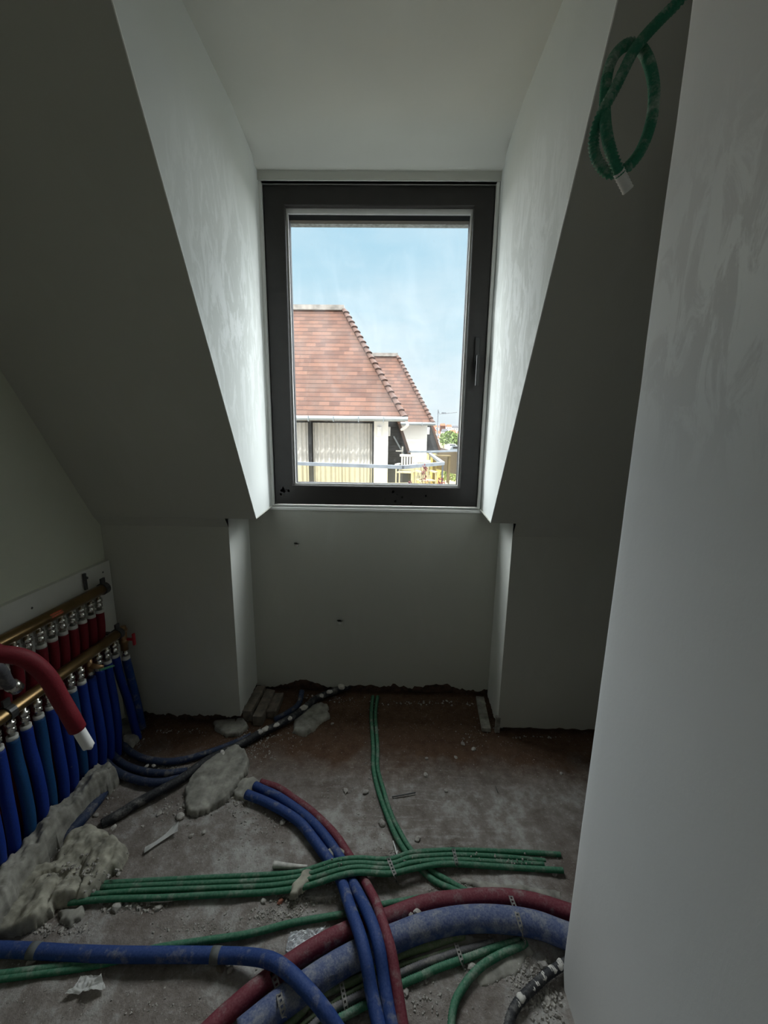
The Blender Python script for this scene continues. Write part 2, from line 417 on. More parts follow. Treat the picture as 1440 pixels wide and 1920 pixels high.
# knee walls left and right of the niche, ragged along the floor
def ragged_wall(bm, p0, p1, ztop, zb, amp, seed, n=70, thick=(0, 0.03, 0), tops=None):
    """wall sheet whose lower edge is broken off unevenly, with its thickness showing"""
    p0 = Vector(p0); p1 = Vector(p1); f, bk, fb = [], [], []
    for i in range(n+1):
        u = i/n; p = p0.lerp(p1, u)
        z = zb + amp*(noise.noise(Vector((u*7+seed, seed, 0)))+0.5*noise.noise(Vector((u*31, seed, 2)))+0.3*noise.noise(Vector((u*90, seed, 5))))
        zt = ztop if tops is None else tops[0]+(tops[1]-tops[0])*u
        f.append((bm.verts.new((p.x, p.y, zt)), bm.verts.new((p.x, p.y, z))))
        bk.append(bm.verts.new((p.x+thick[0], p.y+thick[1], z+0.004)))
        fb.append(bm.verts.new((p.x+thick[0], p.y+thick[1], -0.06)))
    for i in range(n):
        bm.faces.new([f[i][0], f[i+1][0], f[i+1][1], f[i][1]])
        bm.faces.new([f[i][1], f[i+1][1], bk[i+1], bk[i]])
        fc = bm.faces.new([bk[i], bk[i+1], fb[i+1], fb[i]]); fc.material_index = 1
M['rubble_wall'] = flat('bare brown masonry at the wall foot', (0.085, 0.05, 0.035), rough=0.95, var=0.5, nscale=30, bump=0.6)
bm = bmesh.new(); ragged_wall(bm, (XL-0.02, YK, 0), (NLX, YK, 0), ZK+0.012, 0.055, 0.026, 1.0); struct('wall_knee_left', bm, [M['plaster_shaded'], M['rubble_wall']])
bm = bmesh.new(); ragged_wall(bm, (NRX, YK, 0), (XR, YK, 0), ZK-0.01, 0.03, 0.014, 5.0); struct('wall_knee_right', bm, [M['plaster_shaded'], M['rubble_wall']])
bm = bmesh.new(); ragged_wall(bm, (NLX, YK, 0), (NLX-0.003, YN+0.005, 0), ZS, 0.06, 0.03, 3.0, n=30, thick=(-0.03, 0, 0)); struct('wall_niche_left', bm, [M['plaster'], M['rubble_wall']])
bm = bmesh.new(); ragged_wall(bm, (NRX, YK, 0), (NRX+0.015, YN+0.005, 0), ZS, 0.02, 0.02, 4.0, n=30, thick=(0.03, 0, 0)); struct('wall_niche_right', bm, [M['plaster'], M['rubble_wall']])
bm = bmesh.new(); ragged_wall(bm, (NLX-0.03, YN, 0), (NRX+0.03, YN, 0), ZS-0.006, 0.062, 0.040, 9.0, n=110, thick=(0, 0.035, 0)); struct('wall_niche', bm, [M['plaster_shaded'], M['rubble_wall']])
# soffits that close the top of the niche beside the dormer
bm = bmesh.new()
slab(bm, [(NLX-0.01, 1.738, ZS), (CLX, 1.738, ZS), (CLX2, YN+0.03, ZS), (NLX-0.01, YN+0.03, ZS)], (0, 0, 0.006)); struct('trim_niche_top_left', bm, M['plaster_shaded'])
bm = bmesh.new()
slab(bm, [(NRX+0.02, 1.738, ZS), (CRX, 1.738, ZS), (CRX2, YN+0.03, ZS), (NRX+0.02, YN+0.03, ZS)], (0, 0, 0.006)); struct('trim_niche_top_right', bm, M['plaster_shaded'])
# roof slope left and right of the dormer
def slope_y(z): return 1.738 - (z-ZS)*(1.738-1.013)/(2.42-ZS)
def slope(bm, x0, x1, xc, inner_left):
    # upper field from the sill height to the ceiling, and the foot down to the knee wall
    yt = slope_y(ZC)
    sheet(bm, (x0, 1.738, ZS), (x1, 1.738, ZS), (x1, yt, ZC), (x0, yt, ZC), 24, 24, 0.003, 2.0, 4)
    a, b_ = (x0, xc) if inner_left else (xc, x1)
    zk = ZK+0.012 if inner_left else ZK-0.01
    poly(bm, [(a, YK, zk), (b_, YK, zk), (b_, 1.738, ZS), (a, 1.738, ZS)])
bm = bmesh.new(); slope(bm, XL-0.02, CLX, NLX, True); struct('wall_slope_left', bm, M['plaster_shaded'], True)
bm = bmesh.new(); slope(bm, CRX, XR, NRX, False); struct('wall_slope_right', bm, M['plaster_shaded'], True)
# dormer cheeks
def cheek(x0, x1):
    bm = bmesh.new(); nu = 26; g = []
    zs = [ZS+(ZC+0.01-ZS)*j/40 for j in range(41)]
    for z in zs:
        ys = slope_y(z); row = []
        for i in range(nu+1):
            y = ys+(2.066-ys)*i/nu
            k = max(0.0, (y-1.70)/(2.045-1.70)); x = x0+(x1-x0)*min(k, 1.0)
            s = 1 if x0 > 0 else -1
            if y > 2.0: x += s*0.006*math.sin(min(1, (y-2.0)/0.066)*math.pi)   # hollow next to the frame
            x += 0.0025*noise.noise(Vector((0, y*4, z*4)))
            row.append(bm.verts.new((x, y, z)))
        g.append(row)
    for j in range(40):
        for i in range(nu): bm.faces.new([g[j][i], g[j][i+1], g[j+1][i+1], g[j+1][i]])
    return bm
struct('wall_cheek_left', cheek(CLX, CLX2), M['cheek_l'], True)
struct('wall_cheek_right', cheek(CRX, CRX2), M['cheek_r'], True)
# thin bright corner beads along the slope
M['cornerbead'] = flat('white corner bead', (0.85, 0.85, 0.83), rough=0.6)
for nm, x, s in (('trim_corner_left', CLX, 1), ('trim_corner_right', CRX, -1)):
    bm = bmesh.new()
    bar(bm, (x, slope_y(ZS+0.005)-0.001, ZS+0.005), (x, slope_y(ZC)-0.001, ZC), 0.003, 0.003); struct(nm, bm, M['cornerbead'])
# window wall above and around the frame, sill
bm = bmesh.new()
box(bm, (CLX2-0.03, 2.052, 2.672), (CRX2+0.03, 2.30, ZC+0.03)); struct('wall_window_head', bm, M['ceil'])
bm = bmesh.new()
box(bm, (CLX2-0.35, 2.075, ZS-0.3), (-0.632, 2.30, ZC+0.05)); box(bm, (0.478, 2.075, ZS-0.3), (CRX2+0.35, 2.30, ZC+0.05)); struct('wall_window_sides', bm, M['plaster'])
bm = bmesh.new()
box(bm, (CLX2-0.35, 2.09, -0.1), (CRX2+0.35, 2.28, ZS-0.012)); struct('wall_window_foot', bm, M['plaster'])
bm = bmesh.new()
n = 60; top, fr = [], []
for i in range(n+1):
    x = CLX2-0.01+(CRX2-CLX2+0.02)*i/n
    y = YN-0.004+0.004*noise.noise(Vector((x*14, 0, 1)))+0.002*noise.noise(Vector((x*60, 0, 1)))
    fr.append([bm.verts.new((x, 2.12, ZS)), bm.verts.new((x, y, ZS)), bm.verts.new((x, y-0.001, ZS-0.012)), bm.verts.new((x, 2.12, ZS-0.012))])
for a, b_ in zip(fr, fr[1:]):
    for k in range(4): bm.faces.new([a[k], a[(k+1) % 4], b_[(k+1) % 4], b_[k]])
struct('trim_window_sill', bm, M['sill'])
# partition at the right with its rounded plastered edge
PX, PY = 0.508, 0.845
bm = bmesh.new(); th = 0.12; rr = 0.014
sec = [(PX, -0.9), (PX, PY-0.20), (PX, PY-0.1), (PX, PY-0.05)]
for k in range(7):
    a = math.pi/2*k/6; sec.append((PX+rr-rr*math.cos(a), PY-rr+rr*math.sin(a)))
sec += [(PX+th, PY), (PX+th, -0.9)]
zsn = [-0.05+(ZC+0.05)*j/60 for j in range(61)]; rows = []
for z in zsn:
    row = []
    for x, y in sec:
        chip = 0.0
        if z < 0.05 and y > PY-0.06: chip = -0.022*(1-z/0.05)*(0.8+0.4*noise.noise(Vector((z*60, 0, 0))))
        yy = y+(chip if y > PY-0.06 else 0); xx = x+0.003*noise.noise(Vector((x, y*3, z*2.2)))
        row.append(bm.verts.new((xx, yy+0.0015*noise.noise(Vector((0, 0, z*9))), z)))
    rows.append(row)
for a, b_ in zip(rows, rows[1:]):
    for k in range(len(sec)-1): bm.faces.new([a[k], a[k+1], b_[k+1], b_[k]])
struct('wall_partition', bm, M['part'], True)

# ------------------------------------------------------------------ the window
W0, W1, WZ0, WZ1 = -0.6305, 0.4715, 1.134, 2.668        # frame outside
O0, O1, OZ0, OZ1 = -0.528, 0.374, 1.240, 2.582          # sash opening
win = empty('window_1', (-0.07, 2.08, 1.13)); win['kind'] = 'structure'; win['label'] = 'dark brown framed window with one clear pane in the dormer'
def ringf(bm, y0, y1, o, i_, bevel=0.0):
    (a0, a1, az0, az1), (b0, b1, bz0, bz1) = o, i_
    box(bm, (a0, y0, az0), (b0, y1, az1)); box(bm, (b1, y0, az0), (a1, y1, az1))
    box(bm, (b0, y0, bz1), (b1, y1, az1)); box(bm, (b0, y0, az0), (b1, y1, bz0))
def sashf(bm, y0, y1, o, i_, ch=0.004):
    """mitred frame with bevelled inner and outer face edges"""
    (a0, a1, az0, az1), (b0, b1, bz0, bz1) = o, i_
    loops = []
    for (x0, x1, z0, z1, y) in ((a0, a1, az0, az1, y1), (a0, a1, az0, az1, y0+ch), (a0+ch, a1-ch, az0+ch, az1-ch, y0), (b0-ch, b1+ch, bz0-ch, bz1+ch, y0), (b0, b1, bz0, bz1, y0+ch), (b0, b1, bz0, bz1, y1)):
        loops.append([bm.verts.new(p) for p in ((x0, y, z0), (x1, y, z0), (x1, y, z1), (x0, y, z1))])
    for a, b_ in zip(loops, loops[1:]+loops[:1]):
        for k in range(4): bm.faces.new([a[k], a[(k+1) % 4], b_[(k+1) % 4], b_[k]])
bm = bmesh.new(); sashf(bm, 2.08, 2.152, (W0, W1, WZ0, WZ1), (O0, O1, OZ0, OZ1)); link('window_frame', bm, M['frame'], win)
bm = bmesh.new(); ringf(bm, 2.105, 2.118, (O0-0.002, O1+0.002, OZ0-0.002, OZ1+0.002), (O0+0.009, O1-0.009, OZ0+0.009, OZ1-0.022)); link('glazing_bead', bm, M['bead'], win)
bm = bmesh.new(); ringf(bm, 2.118, 2.146, (O0-0.002, O1+0.002, OZ0-0.002, OZ1+0.002), (O0+0.012, O1-0.012, OZ0+0.012, OZ1-0.045)); link('gasket', bm, M['gasket'], win)
bm = bmesh.new(); box(bm, (O0+0.002, 2.130, OZ0+0.002), (O1-0.002, 2.134, OZ1-0.002)); link('window_pane', bm, M['glass'], win)
bm = bmesh.new()
box(bm, (0.4115, 2.066, 1.84), (0.4375, 2.081, 2.0), 0.004); box(bm, (0.418, 2.036, 1.885), (0.431, 2.068, 1.905), 0.003); box(bm, (0.4165, 2.030, 1.76), (0.4325, 2.043, 1.91), 0.005)
hd = link('window_handle', bm, M['handle'], win)
bm = bmesh.new()   # daubs of plaster left on the lower corner and rail
for k in range(16):
    x, z = (-0.61+random.gauss(0.03, 0.018), 1.20+random.gauss(0, 0.025)) if k < 9 else (0.06+random.gauss(0, 0.05), 1.19+random.gauss(0, 0.015))
    s = random.uniform(0.002, 0.009) if k else 0.013
    vs_ = [bm.verts.new((x+s*math.cos(a)*random.uniform(.5, 1), 2.0790-0.0004*k, z+s*math.sin(a)*random.uniform(.6, 1.3))) for a in [i*math.pi/4 for i in range(8)]]
    f = bm.faces.new(vs_); 
bmesh.ops.solidify(bm, geom=list(bm.faces), thickness=0.0012)
M['splat'] = flat('white plaster splash', (0.62, 0.6, 0.56), rough=0.9)
link('plaster_splash', bm, M['splat'], win)
settle(win)
# thin line of light plaster around the frame
bm = bmesh.new(); ringf(bm, 2.060, 2.079, (W0-0.014, W1+0.014, WZ0-0.004, WZ1+0.016), (W0-0.0005, W1+0.0005, WZ0, WZ1+0.004))
struct('trim_window_reveal', bm, M['sill'])
# outside: the facade strip with the shutter edge over the glass
M['shutterbar'] = flat('weathered grey shutter rail', (0.16, 0.17, 0.17), rough=0.7, var=0.5, nscale=60)
bm = bmesh.new(); box(bm, (-0.62, 2.20, 2.562), (0.46, 2.235, 2.70)); struct('trim_shutter_box', bm, M['shutterbar'])
OX0, OX1, OY0, OY1, OZ_0, OZ_1 = XL-0.2, XR+0.2, YB-0.1, 2.31, -0.25, ZC+0.08
bm = bmesh.new()
def holed(bm, y, hx0, hx1, hz0, hz1):
    poly(bm, [(OX0, y, OZ_0), (hx0, y, OZ_0), (hx0, y, OZ_1), (OX0, y, OZ_1)]); poly(bm, [(hx1, y, OZ_0), (OX1, y, OZ_0), (OX1, y, OZ_1), (hx1, y, OZ_1)])
    poly(bm, [(hx0, y, OZ_0), (hx1, y, OZ_0), (hx1, y, hz0), (hx0, y, hz0)]); poly(bm, [(hx0, y, hz1), (hx1, y, hz1), (hx1, y, OZ_1), (hx0, y, OZ_1)])
holed(bm, OY1, -0.60, 0.45, 1.13, 2.62); poly(bm, [(OX0, OY0, OZ_0), (OX1, OY0, OZ_0), (OX1, OY0, OZ_1), (OX0, OY0, OZ_1)])
for q in ([(OX0, OY0, OZ_0), (OX0, SW0, OZ_0), (OX0, SW0, OZ_1), (OX0, OY0, OZ_1)], [(OX0, SW1, OZ_0), (OX0, OY1, OZ_0), (OX0, OY1, OZ_1), (OX0, SW1, OZ_1)], [(OX0, SW0, OZ_0), (OX0, SW1, OZ_0), (OX0, SW1, 1.25), (OX0, SW0, 1.25)], [(OX0, SW0, 2.25), (OX0, SW1, 2.25), (OX0, SW1, OZ_1), (OX0, SW0, OZ_1)], [(OX1, OY0, OZ_0), (OX1, OY1, OZ_0), (OX1, OY1, OZ_1), (OX1, OY0, OZ_1)],
          [(OX0, OY0, OZ_0), (OX1, OY0, OZ_0), (OX1, OY1, OZ_0), (OX0, OY1, OZ_0)], [(OX0, OY0, OZ_1), (OX1, OY0, OZ_1), (OX1, OY1, OZ_1), (OX0, OY1, OZ_1)]): poly(bm, q)
struct('wall_outer', bm, M['back'])
# ------------------------------------------------------------------ outside: the ground far below and the row of houses
M['ground'] = flat('pale street ground', (0.085, 0.085, 0.07), rough=0.95, var=0.25, nscale=0.15)
bm = bmesh.new(); poly(bm, [(-400, 6, -7), (400, 6, -7), (400, 700, -7), (-400, 700, -7)]); struct('ground_street', bm, M['ground'])
M['terrace'] = flat('sandy terrace paving', (0.34, 0.27, 0.19), rough=0.9, var=0.15, nscale=1.5)
def tiles_mat(name, sx, sz, org, lip=0.20):
    """rows of plain clay tiles laid along the slope"""
    ma, t, b = new_mat(name)
    g = N(t, 'ShaderNodeNewGeometry'); v = N(t, 'ShaderNodeVectorMath', operation='SUBTRACT'); t.links.new(g.outputs['Position'], v.inputs[0]); v.inputs[1].default_value = org
    s_ = N(t, 'ShaderNodeSeparateXYZ'); t.links.new(v.outputs[0], s_.inputs[0]); c_ = N(t, 'ShaderNodeCombineXYZ'); t.links.new(s_.outputs[0], c_.inputs[0]); t.links.new(s_.outputs[2], c_.inputs[1])
    br = N(t, 'ShaderNodeTexBrick'); t.links.new(c_.outputs[0], br.inputs['Vector'])
    br.inputs['Color1'].default_value = (0.175, 0.085, 0.058, 1); br.inputs['Color2'].default_value = (0.095, 0.045, 0.033, 1); br.inputs['Mortar'].default_value = (0.06, 0.03, 0.025, 1)
    br.inputs['Scale'].default_value = 1.0; br.inputs['Brick Width'].default_value = sx; br.inputs['Row Height'].default_value = sz; br.inputs['Mortar Size'].default_value = sz*0.02; br.inputs['Mortar Smooth'].default_value = 0.3; br.inputs['Bias'].default_value = 0.0
    row = mathn(t, 'FRACT', mathn(t, 'DIVIDE', s_.outputs[2], sz))
    lipl = ramp(t, [(0.0, 0.0), (lip, 1.0), (0.97, 1.0), (1.0, 0.0)], row)
    n = noise_n(t, coords(t), 0.9, 6, 0.65); n2 = noise_n(t, coords(t), 3.0, 3, 0.6)
    col = mixc(t, ramp(t, [(0.45, 0.0), (0.68, 0.5)], n).outputs[0], br.outputs['Color'], (0.135, 0.10, 0.085))
    col = mixc(t, ramp(t, [(0.55, 0.0), (0.75, 0.35)], n2).outputs[0], col, (0.19, 0.095, 0.06))
    col = mixc(t, lipl.outputs[0], (0.022, 0.013, 0.011), col)
    t.links.new(col, b.inputs['Base Color']); b.inputs['Roughness'].default_value = 0.85
    bump_n(t, b, br.outputs['Fac'], -0.5, 0.02)
    return ma
M['tiles1'] = tiles_mat('orange brown clay tiles', 0.32, 0.142, (0, 0, 2.0))
M['tiles2'] = tiles_mat('orange brown clay tiles beyond', 0.30, 0.17, (0.1, 0, 2.2), 0.26)
M['hiptile'] = flat('clay hip tile', (0.085, 0.043, 0.031), rough=0.85, var=0.25, nscale=3)
M['ridge'] = flat('mortared grey ridge', (0.28, 0.26, 0.24), rough=0.95, var=0.35, nscale=4)
M['gutter'] = flat('grey zinc gutter', (0.22, 0.25, 0.27), rough=0.45, metal=0.3, var=0.1, nscale=5)
M['white'] = flat('white rendered wall', (0.85, 0.85, 0.83), rough=0.9, var=0.03)
M['darkwood'] = None
ma, t, b = new_mat('grey black weatherboard'); v = coords(t)
g = N(t, 'ShaderNodeNewGeometry'); sp_ = N(t, 'ShaderNodeSeparateXYZ'); t.links.new(g.outputs['Position'], sp_.inputs[0])
fr_ = mathn(t, 'FRACT', mathn(t, 'MULTIPLY', sp_.outputs[2], 6.5))
ln = ramp(t, [(0.0, 0.0), (0.08, 1.0), (0.92, 1.0), (1.0, 0.3)], fr_)
n = noise_n(t, coords(t, scale=(1, 1, 8)), 3.0, 4)
col = mixc(t, ln.outputs[0], (0.008, 0.008, 0.009), ramp(t, [(0.3, (0.022, 0.023, 0.025)), (0.7, (0.06, 0.062, 0.066))], n).outputs[0])
t.links.new(col, b.inputs['Base Color']); b.inputs['Roughness'].default_value = 0.8; M['darkwood'] = ma
M['curtain'] = flat('pale vertical blind', (0.50, 0.50, 0.49), rough=0.9, var=0.08, nscale=8)
M['blindgap'] = flat('dark doorway behind blinds', (0.02, 0.02, 0.02), rough=0.6)
M['verge'] = flat('brown verge board', (0.075, 0.043, 0.03), rough=0.8)
M['whitepaint'] = flat('white painted metal', (0.75, 0.75, 0.75), rough=0.5)
M['railmetal'] = flat('grey metal rail', (0.17, 0.19, 0.215), rough=0.4, metal=0.3, nscale=4, var=0.25)
M['yglass'] = glass_mat('yellowish balustrade glass', tint=(0.95, 0.91, 0.76), gloss=0.03, smear=0.0)
M['chair'] = flat('white painted wood', (0.42, 0.415, 0.40), rough=0.7)
M['rawwood'] = flat('pale varnished wood', (0.14, 0.11, 0.075), rough=0.7)
M['leafred'] = flat('red leaves', (0.15, 0.028, 0.032), rough=0.8, var=0.4, nscale=12)
M['leafgreen'] = flat('green leaves', (0.16, 0.22, 0.07), rough=0.8, var=0.5, nscale=5)
M['brownboard'] = flat('brown boarding', (0.05, 0.032, 0.022), rough=0.8)

def house(name, label, De, ridge_px, eave_px, left_x, zdrop, mat, parts):
    """hipped roof whose eave stands at distance De; ridge_px/eave_px are sight lines that fix its corners"""
    ez = on_y(*eave_px[0], De).z
    xr = on_y(*eave_px[0], De).x
    k = (ridge_px[1])
    # ridge end: keep a 56 degree pitch
    d = ray(*ridge_px[0]); tanp = math.tan(R(56))
    # z = 1.5 + d.z*t ; y = d.y*t ; z = ez + tanp*(y-De)
    tt = (ez - EYE.z - tanp*De)/(d.z - tanp*d.y)
    rp = EYE + d*tt
    root = empty(name, (0, De, -7), label, 'house', 'neighbouring houses in the row')
    depth = rp.y-De
    a = Vector((left_x, De, ez)); b_ = Vector((xr, De, ez)); c = rp; dd = Vector((left_x, rp.y, rp.z))
    back = De+2*depth
    bm = bmesh.new()
    slab(bm, [a, b_, c, dd], (0, 0.05, -0.10))
    e = Vector((xr, back, ez)); slab(bm, [b_, e, c], (-0.08, 0, -0.06))
    slab(bm, [(left_x, back, ez), e, c, dd], (0, -0.05, -0.10))
    link('roof', bm, mat, root)
    bm = bmesh.new(); bar(bm, dd+Vector((0, 0, 0.03)), c+Vector((0.05, 0, 0.03)), 0.24, 0.16); link('ridge_capping', bm, M['ridge'], root)
    # hip tiles, one overlapping the next
    n = int((c-b_).length/0.24); bm = bmesh.new(); ax = (b_-c).normalized()
    for i in range(n):
        p = c.lerp(b_, i/n); q = p+ax*0.27
        s = ax.cross(Vector((0, 0, 1))).normalized(); u = s.cross(ax).normalized()
        if u.z < 0: u = -u
        r1, r2 = 0.085, 0.13
        A, B = [], []
        for kk in range(7):
            an = math.pi*kk/6
            A.append(bm.verts.new(p+u*(0.02)+s*r1*math.cos(an)+u*r1*0.6*math.sin(an)))
            B.append(bm.verts.new(q+u*(0.05)+s*r2*math.cos(an)+u*r2*0.6*math.sin(an)))
        for kk in range(6): bm.faces.new([A[kk], A[kk+1], B[kk+1], B[kk]])
        bm.faces.new(B)
    link('hip_tiles', bm, M['hiptile'], root)
    bm = bmesh.new(); g0 = a+Vector((0, -0.10, -0.07)); g1 = b_+Vector((0.12, -0.10, -0.05))
    tube(bm, [g0, g1], 0.075, 10)
    x = left_x
    while x < xr:
        box(bm, (x, De-0.19, ez-0.15), (x+0.02, De-0.0, ez+0.01)); x += 0.75
    link('gutter', bm, M['gutter'], root)
    return root, ez, xr
# nearest house
h1, ez1, xr1 = house('tiled_house', 'nearest house with steep clay tiled roof, grey gutter and long pale blinds', 12.0, [(643, 580), 0], [(757, 783)], -7.0, 0, M['tiles1'], None)
wy = 12.45; FZ = -0.62      # terrace level
def wx(px, y, py=840): return on_y(px, py, y).x
bm = bmesh.new()
box(bm, (wx(701, wy), wy, FZ), (wx(727, wy), wy+0.5, ez1+0.05))                     # white pier
box(bm, (-8.0, wy+0.6, FZ), (wx(727, wy), wy+0.7, ez1+0.05)); link('wall', bm, M['white'], h1)
bm = bmesh.new()
box(bm, (-8.0, wy-0.02, ez1-0.12), (wx(701, wy), wy+0.4, ez1+0.0)); link('lintel', bm, M['brownboard'], h1)
bm = bmesh.new()
box(bm, (-8.0, wy+0.35, FZ), (wx(700, wy), wy+0.40, ez1)); link('patio_door', bm, M['blindgap'], h1)
bm = bmesh.new()
for x0, x1 in ((wx(530, wy), wx(576, wy)), (wx(585, wy), wx(698, wy))):
    n = int((x1-x0)/0.018); A = []; ph = 0
    for i in range(n+1):
        x = x0+(x1-x0)*i/n; y = wy+0.2+0.035*math.sin(i*0.85+math.sin(i*0.13)*2.0)+0.015*math.sin(i*0.37)
        A.append((bm.verts.new((x, y, FZ+0.03)), bm.verts.new((x, y, ez1-0.16))))
    for p, q in zip(A, A[1:]): bm.faces.new([p[0], q[0], q[1], p[1]])
link('vertical_blind', bm, M['curtain'], h1, True)
bm = bmesh.new(); xx = wx(699.5, wy); box(bm, (xx-0.03, wy+0.02, FZ), (xx+0.02, wy+0.1, ez1-0.1)); link('door_frame', bm, M['gasket'], h1); bm = bmesh.new(); xx = wx(581, wy); box(bm, (xx-0.05, wy+0.05, FZ), (xx+0.05, wy+0.12, ez1-0.1)); link('door_frame', bm, M['gasket'], h1)
p = on_y(711, 809, wy); bm = bmesh.new(); box(bm, (p.x-0.07, wy-0.12, p.z-0.15), (p.x+0.07, wy, p.z+0.15), 0.02); link('wall_lamp', bm, M['whitepaint'], h1)
bm = bmesh.new(); ez = ez1
tube(bm, smooth_path([(xr1+0.05, 11.9, ez-0.08), (xr1+0.12, 11.95, ez-0.2), (xr1+0.06, 12.15, ez-0.28), (xr1-0.04, 12.5, ez-0.34)], 6), 0.045, 8); link('downpipe', bm, M['whitepaint'], h1)
settle(h1)
# dark boarded lean-to beyond the white pier, sloping brown verge
def shed(name, label, D, x0px, pts_px, lamp_px, doorpx=None):
    root = empty(name, (0, D, -7), label, 'shed', 'dark boarded sheds between the houses')
    P = [on_y(a, b_, D) for a, b_ in pts_px]
    bm = bmesh.new(); slab(bm, P, (0, 0.2, 0)); link('boarded_wall', bm, M['darkwood'], root)
    bm = bmesh.new(); a, b_ = P[1]+Vector((0.02, 0, 0.02)), P[2]+Vector((0.02, 0, 0)); obx = (b_-a).normalized()
    bar(bm, a-obx*0.05+Vector((0, 0.6, 0)), b_+obx*0.05+Vector((0, 0.6, 0)), 1.5, 0.12, up=(-obx.z, 0, obx.x)); link('verge', bm, M['verge'], root)
    lp = on_y(*lamp_px, D); bm = bmesh.new(); box(bm, (lp.x-0.09, D-0.14, lp.z-0.19), (lp.x+0.09, D, lp.z+0.19), 0.02); link('lamp', bm, M['whitepaint'], root)
    if doorpx:
        d0 = on_y(doorpx[0], doorpx[1], D); bm = bmesh.new(); box(bm, (d0.x-0.035, D-0.03, d0.z-0.28), (d0.x+0.035, D, d0.z+0.24)); box(bm, (d0.x-0.28, D-0.09, d0.z+0.03), (d0.x+0.02, D-0.05, d0.z+0.08)); link('door_handle', bm, M['whitepaint'], root)
        bm = bmesh.new()
        bar(bm, on_y(738, 818, D-0.04), on_y(757, 852, D-0.04), 0.04, 0.06); link('brace', bm, M['gutter'], root)
    settle(root); return root
shed('weatherboard_shed', 'dark grey boarded shed with white door handle beside the white pier', 16.5, 727, [(722, 788), (745, 788), (772, 868), (772, 905), (722, 905)], (728, 809), (754.5, 848))
# second house, farther along the row
h2, ez2, xr2 = house('tiled_house', 'farther tiled house, its roof peak low behind the nearest roof', 18.5, [(744, 667), 0], [(811, 793)], wx(640, 18.5), 0, M['tiles2'], None)
wy2 = 19.0
bm = bmesh.new(); box(bm, (wx(700, wy2), wy2, -0.9), (wx(800, wy2), wy2+0.4, ez2)); link('wall', bm, M['white'], h2)
settle(h2)
shed('weatherboard_shed', 'small dark boarded shed beyond, right of the farther white wall', 22.0, 800, [(797, 793), (807, 793), (823, 842), (823, 850), (797, 850)], (802, 808))
# third house tip
bm = bmesh.new()
h3 = empty('tiled_house', (0, 34, -7), 'small cream house end with orange roof right of the farther shed', 'house', 'neighbouring houses in the row')
bm = bmesh.new(); P = [on_y(a, b_, 34) for a, b_ in ((803, 797), (812, 797), (819, 808), (803, 808))]; slab(bm, P, (0, 1.5, 0.1)); M['orange'] = flat('bright orange roof tiles', (0.30, 0.09, 0.045), rough=0.8, var=0.25, nscale=1.2); link('roof', bm, M['orange'], h3)
bm = bmesh.new(); a, b_ = on_y(803, 808, 34.2), on_y(815, 870, 34.2); box(bm, (a.x, 34.2, b_.z), (b_.x, 35.5, a.z)); M['cream'] = flat('cream wall', (0.55, 0.48, 0.34), rough=0.9); link('wall', bm, M['cream'], h3)
settle(h3)
# terrace floor, balustrades
bm = bmesh.new(); box(bm, (-9, 7.6, FZ-0.3), (wx(833, 12), 15.99, FZ)); box(bm, (-6, 17, -0.95), (on_y(833, 880, 19).x, 24, -0.9)); box(bm, (on_y(830, 880, 26).x, 25, -2.3), (9, 46, -2.2)); struct('floor_terrace', bm, M['terrace'])
RZ = 0.92
def balustrade(name, label, pts, panel_h):
    root = empty(name, (pts[0].x, pts[0].y, FZ), label, 'railing', 'glass balustrades of the terraces')
    bm = bmesh.new()
    for a, b_ in zip(pts, pts[1:]): bar(bm, a, b_, 0.10, 0.07)
    link('handrail', bm, M['railmetal'], root)
    for a, b_ in zip(pts, pts[1:]):
        bm = bmesh.new(); d = Vector((0, 0, -panel_h)); n_ = (b_-a).cross(d).normalized()*0.012
        slab(bm, [a+Vector((0, 0, -0.04)), b_+Vector((0, 0, -0.04)), b_+d, a+d], n_); link('glass_panel', bm, M['yglass'], root)
    for p in pts[2:]:
        bm = bmesh.new(); box(bm, p+Vector((-0.02, -0.02, -panel_h)), p+Vector((0.02, 0.02, 0))); link('post', bm, M['railmetal'], root)
    settle(root)
balustrade('glass_balustrade', 'near terrace balustrade with flat grey handrail and yellowish glass', [on_z(500, 867, RZ), on_z(755, 876, RZ-0.005), on_z(830, 869, RZ), on_z(806, 851, RZ)], 1.5)
balustrade('glass_balustrade', 'farther terrace balustrade crossing behind the garden chairs', [on_z(768, 847, 1.02), on_z(802, 847, 1.0), on_z(864, 845, 1.0)], 1.5)
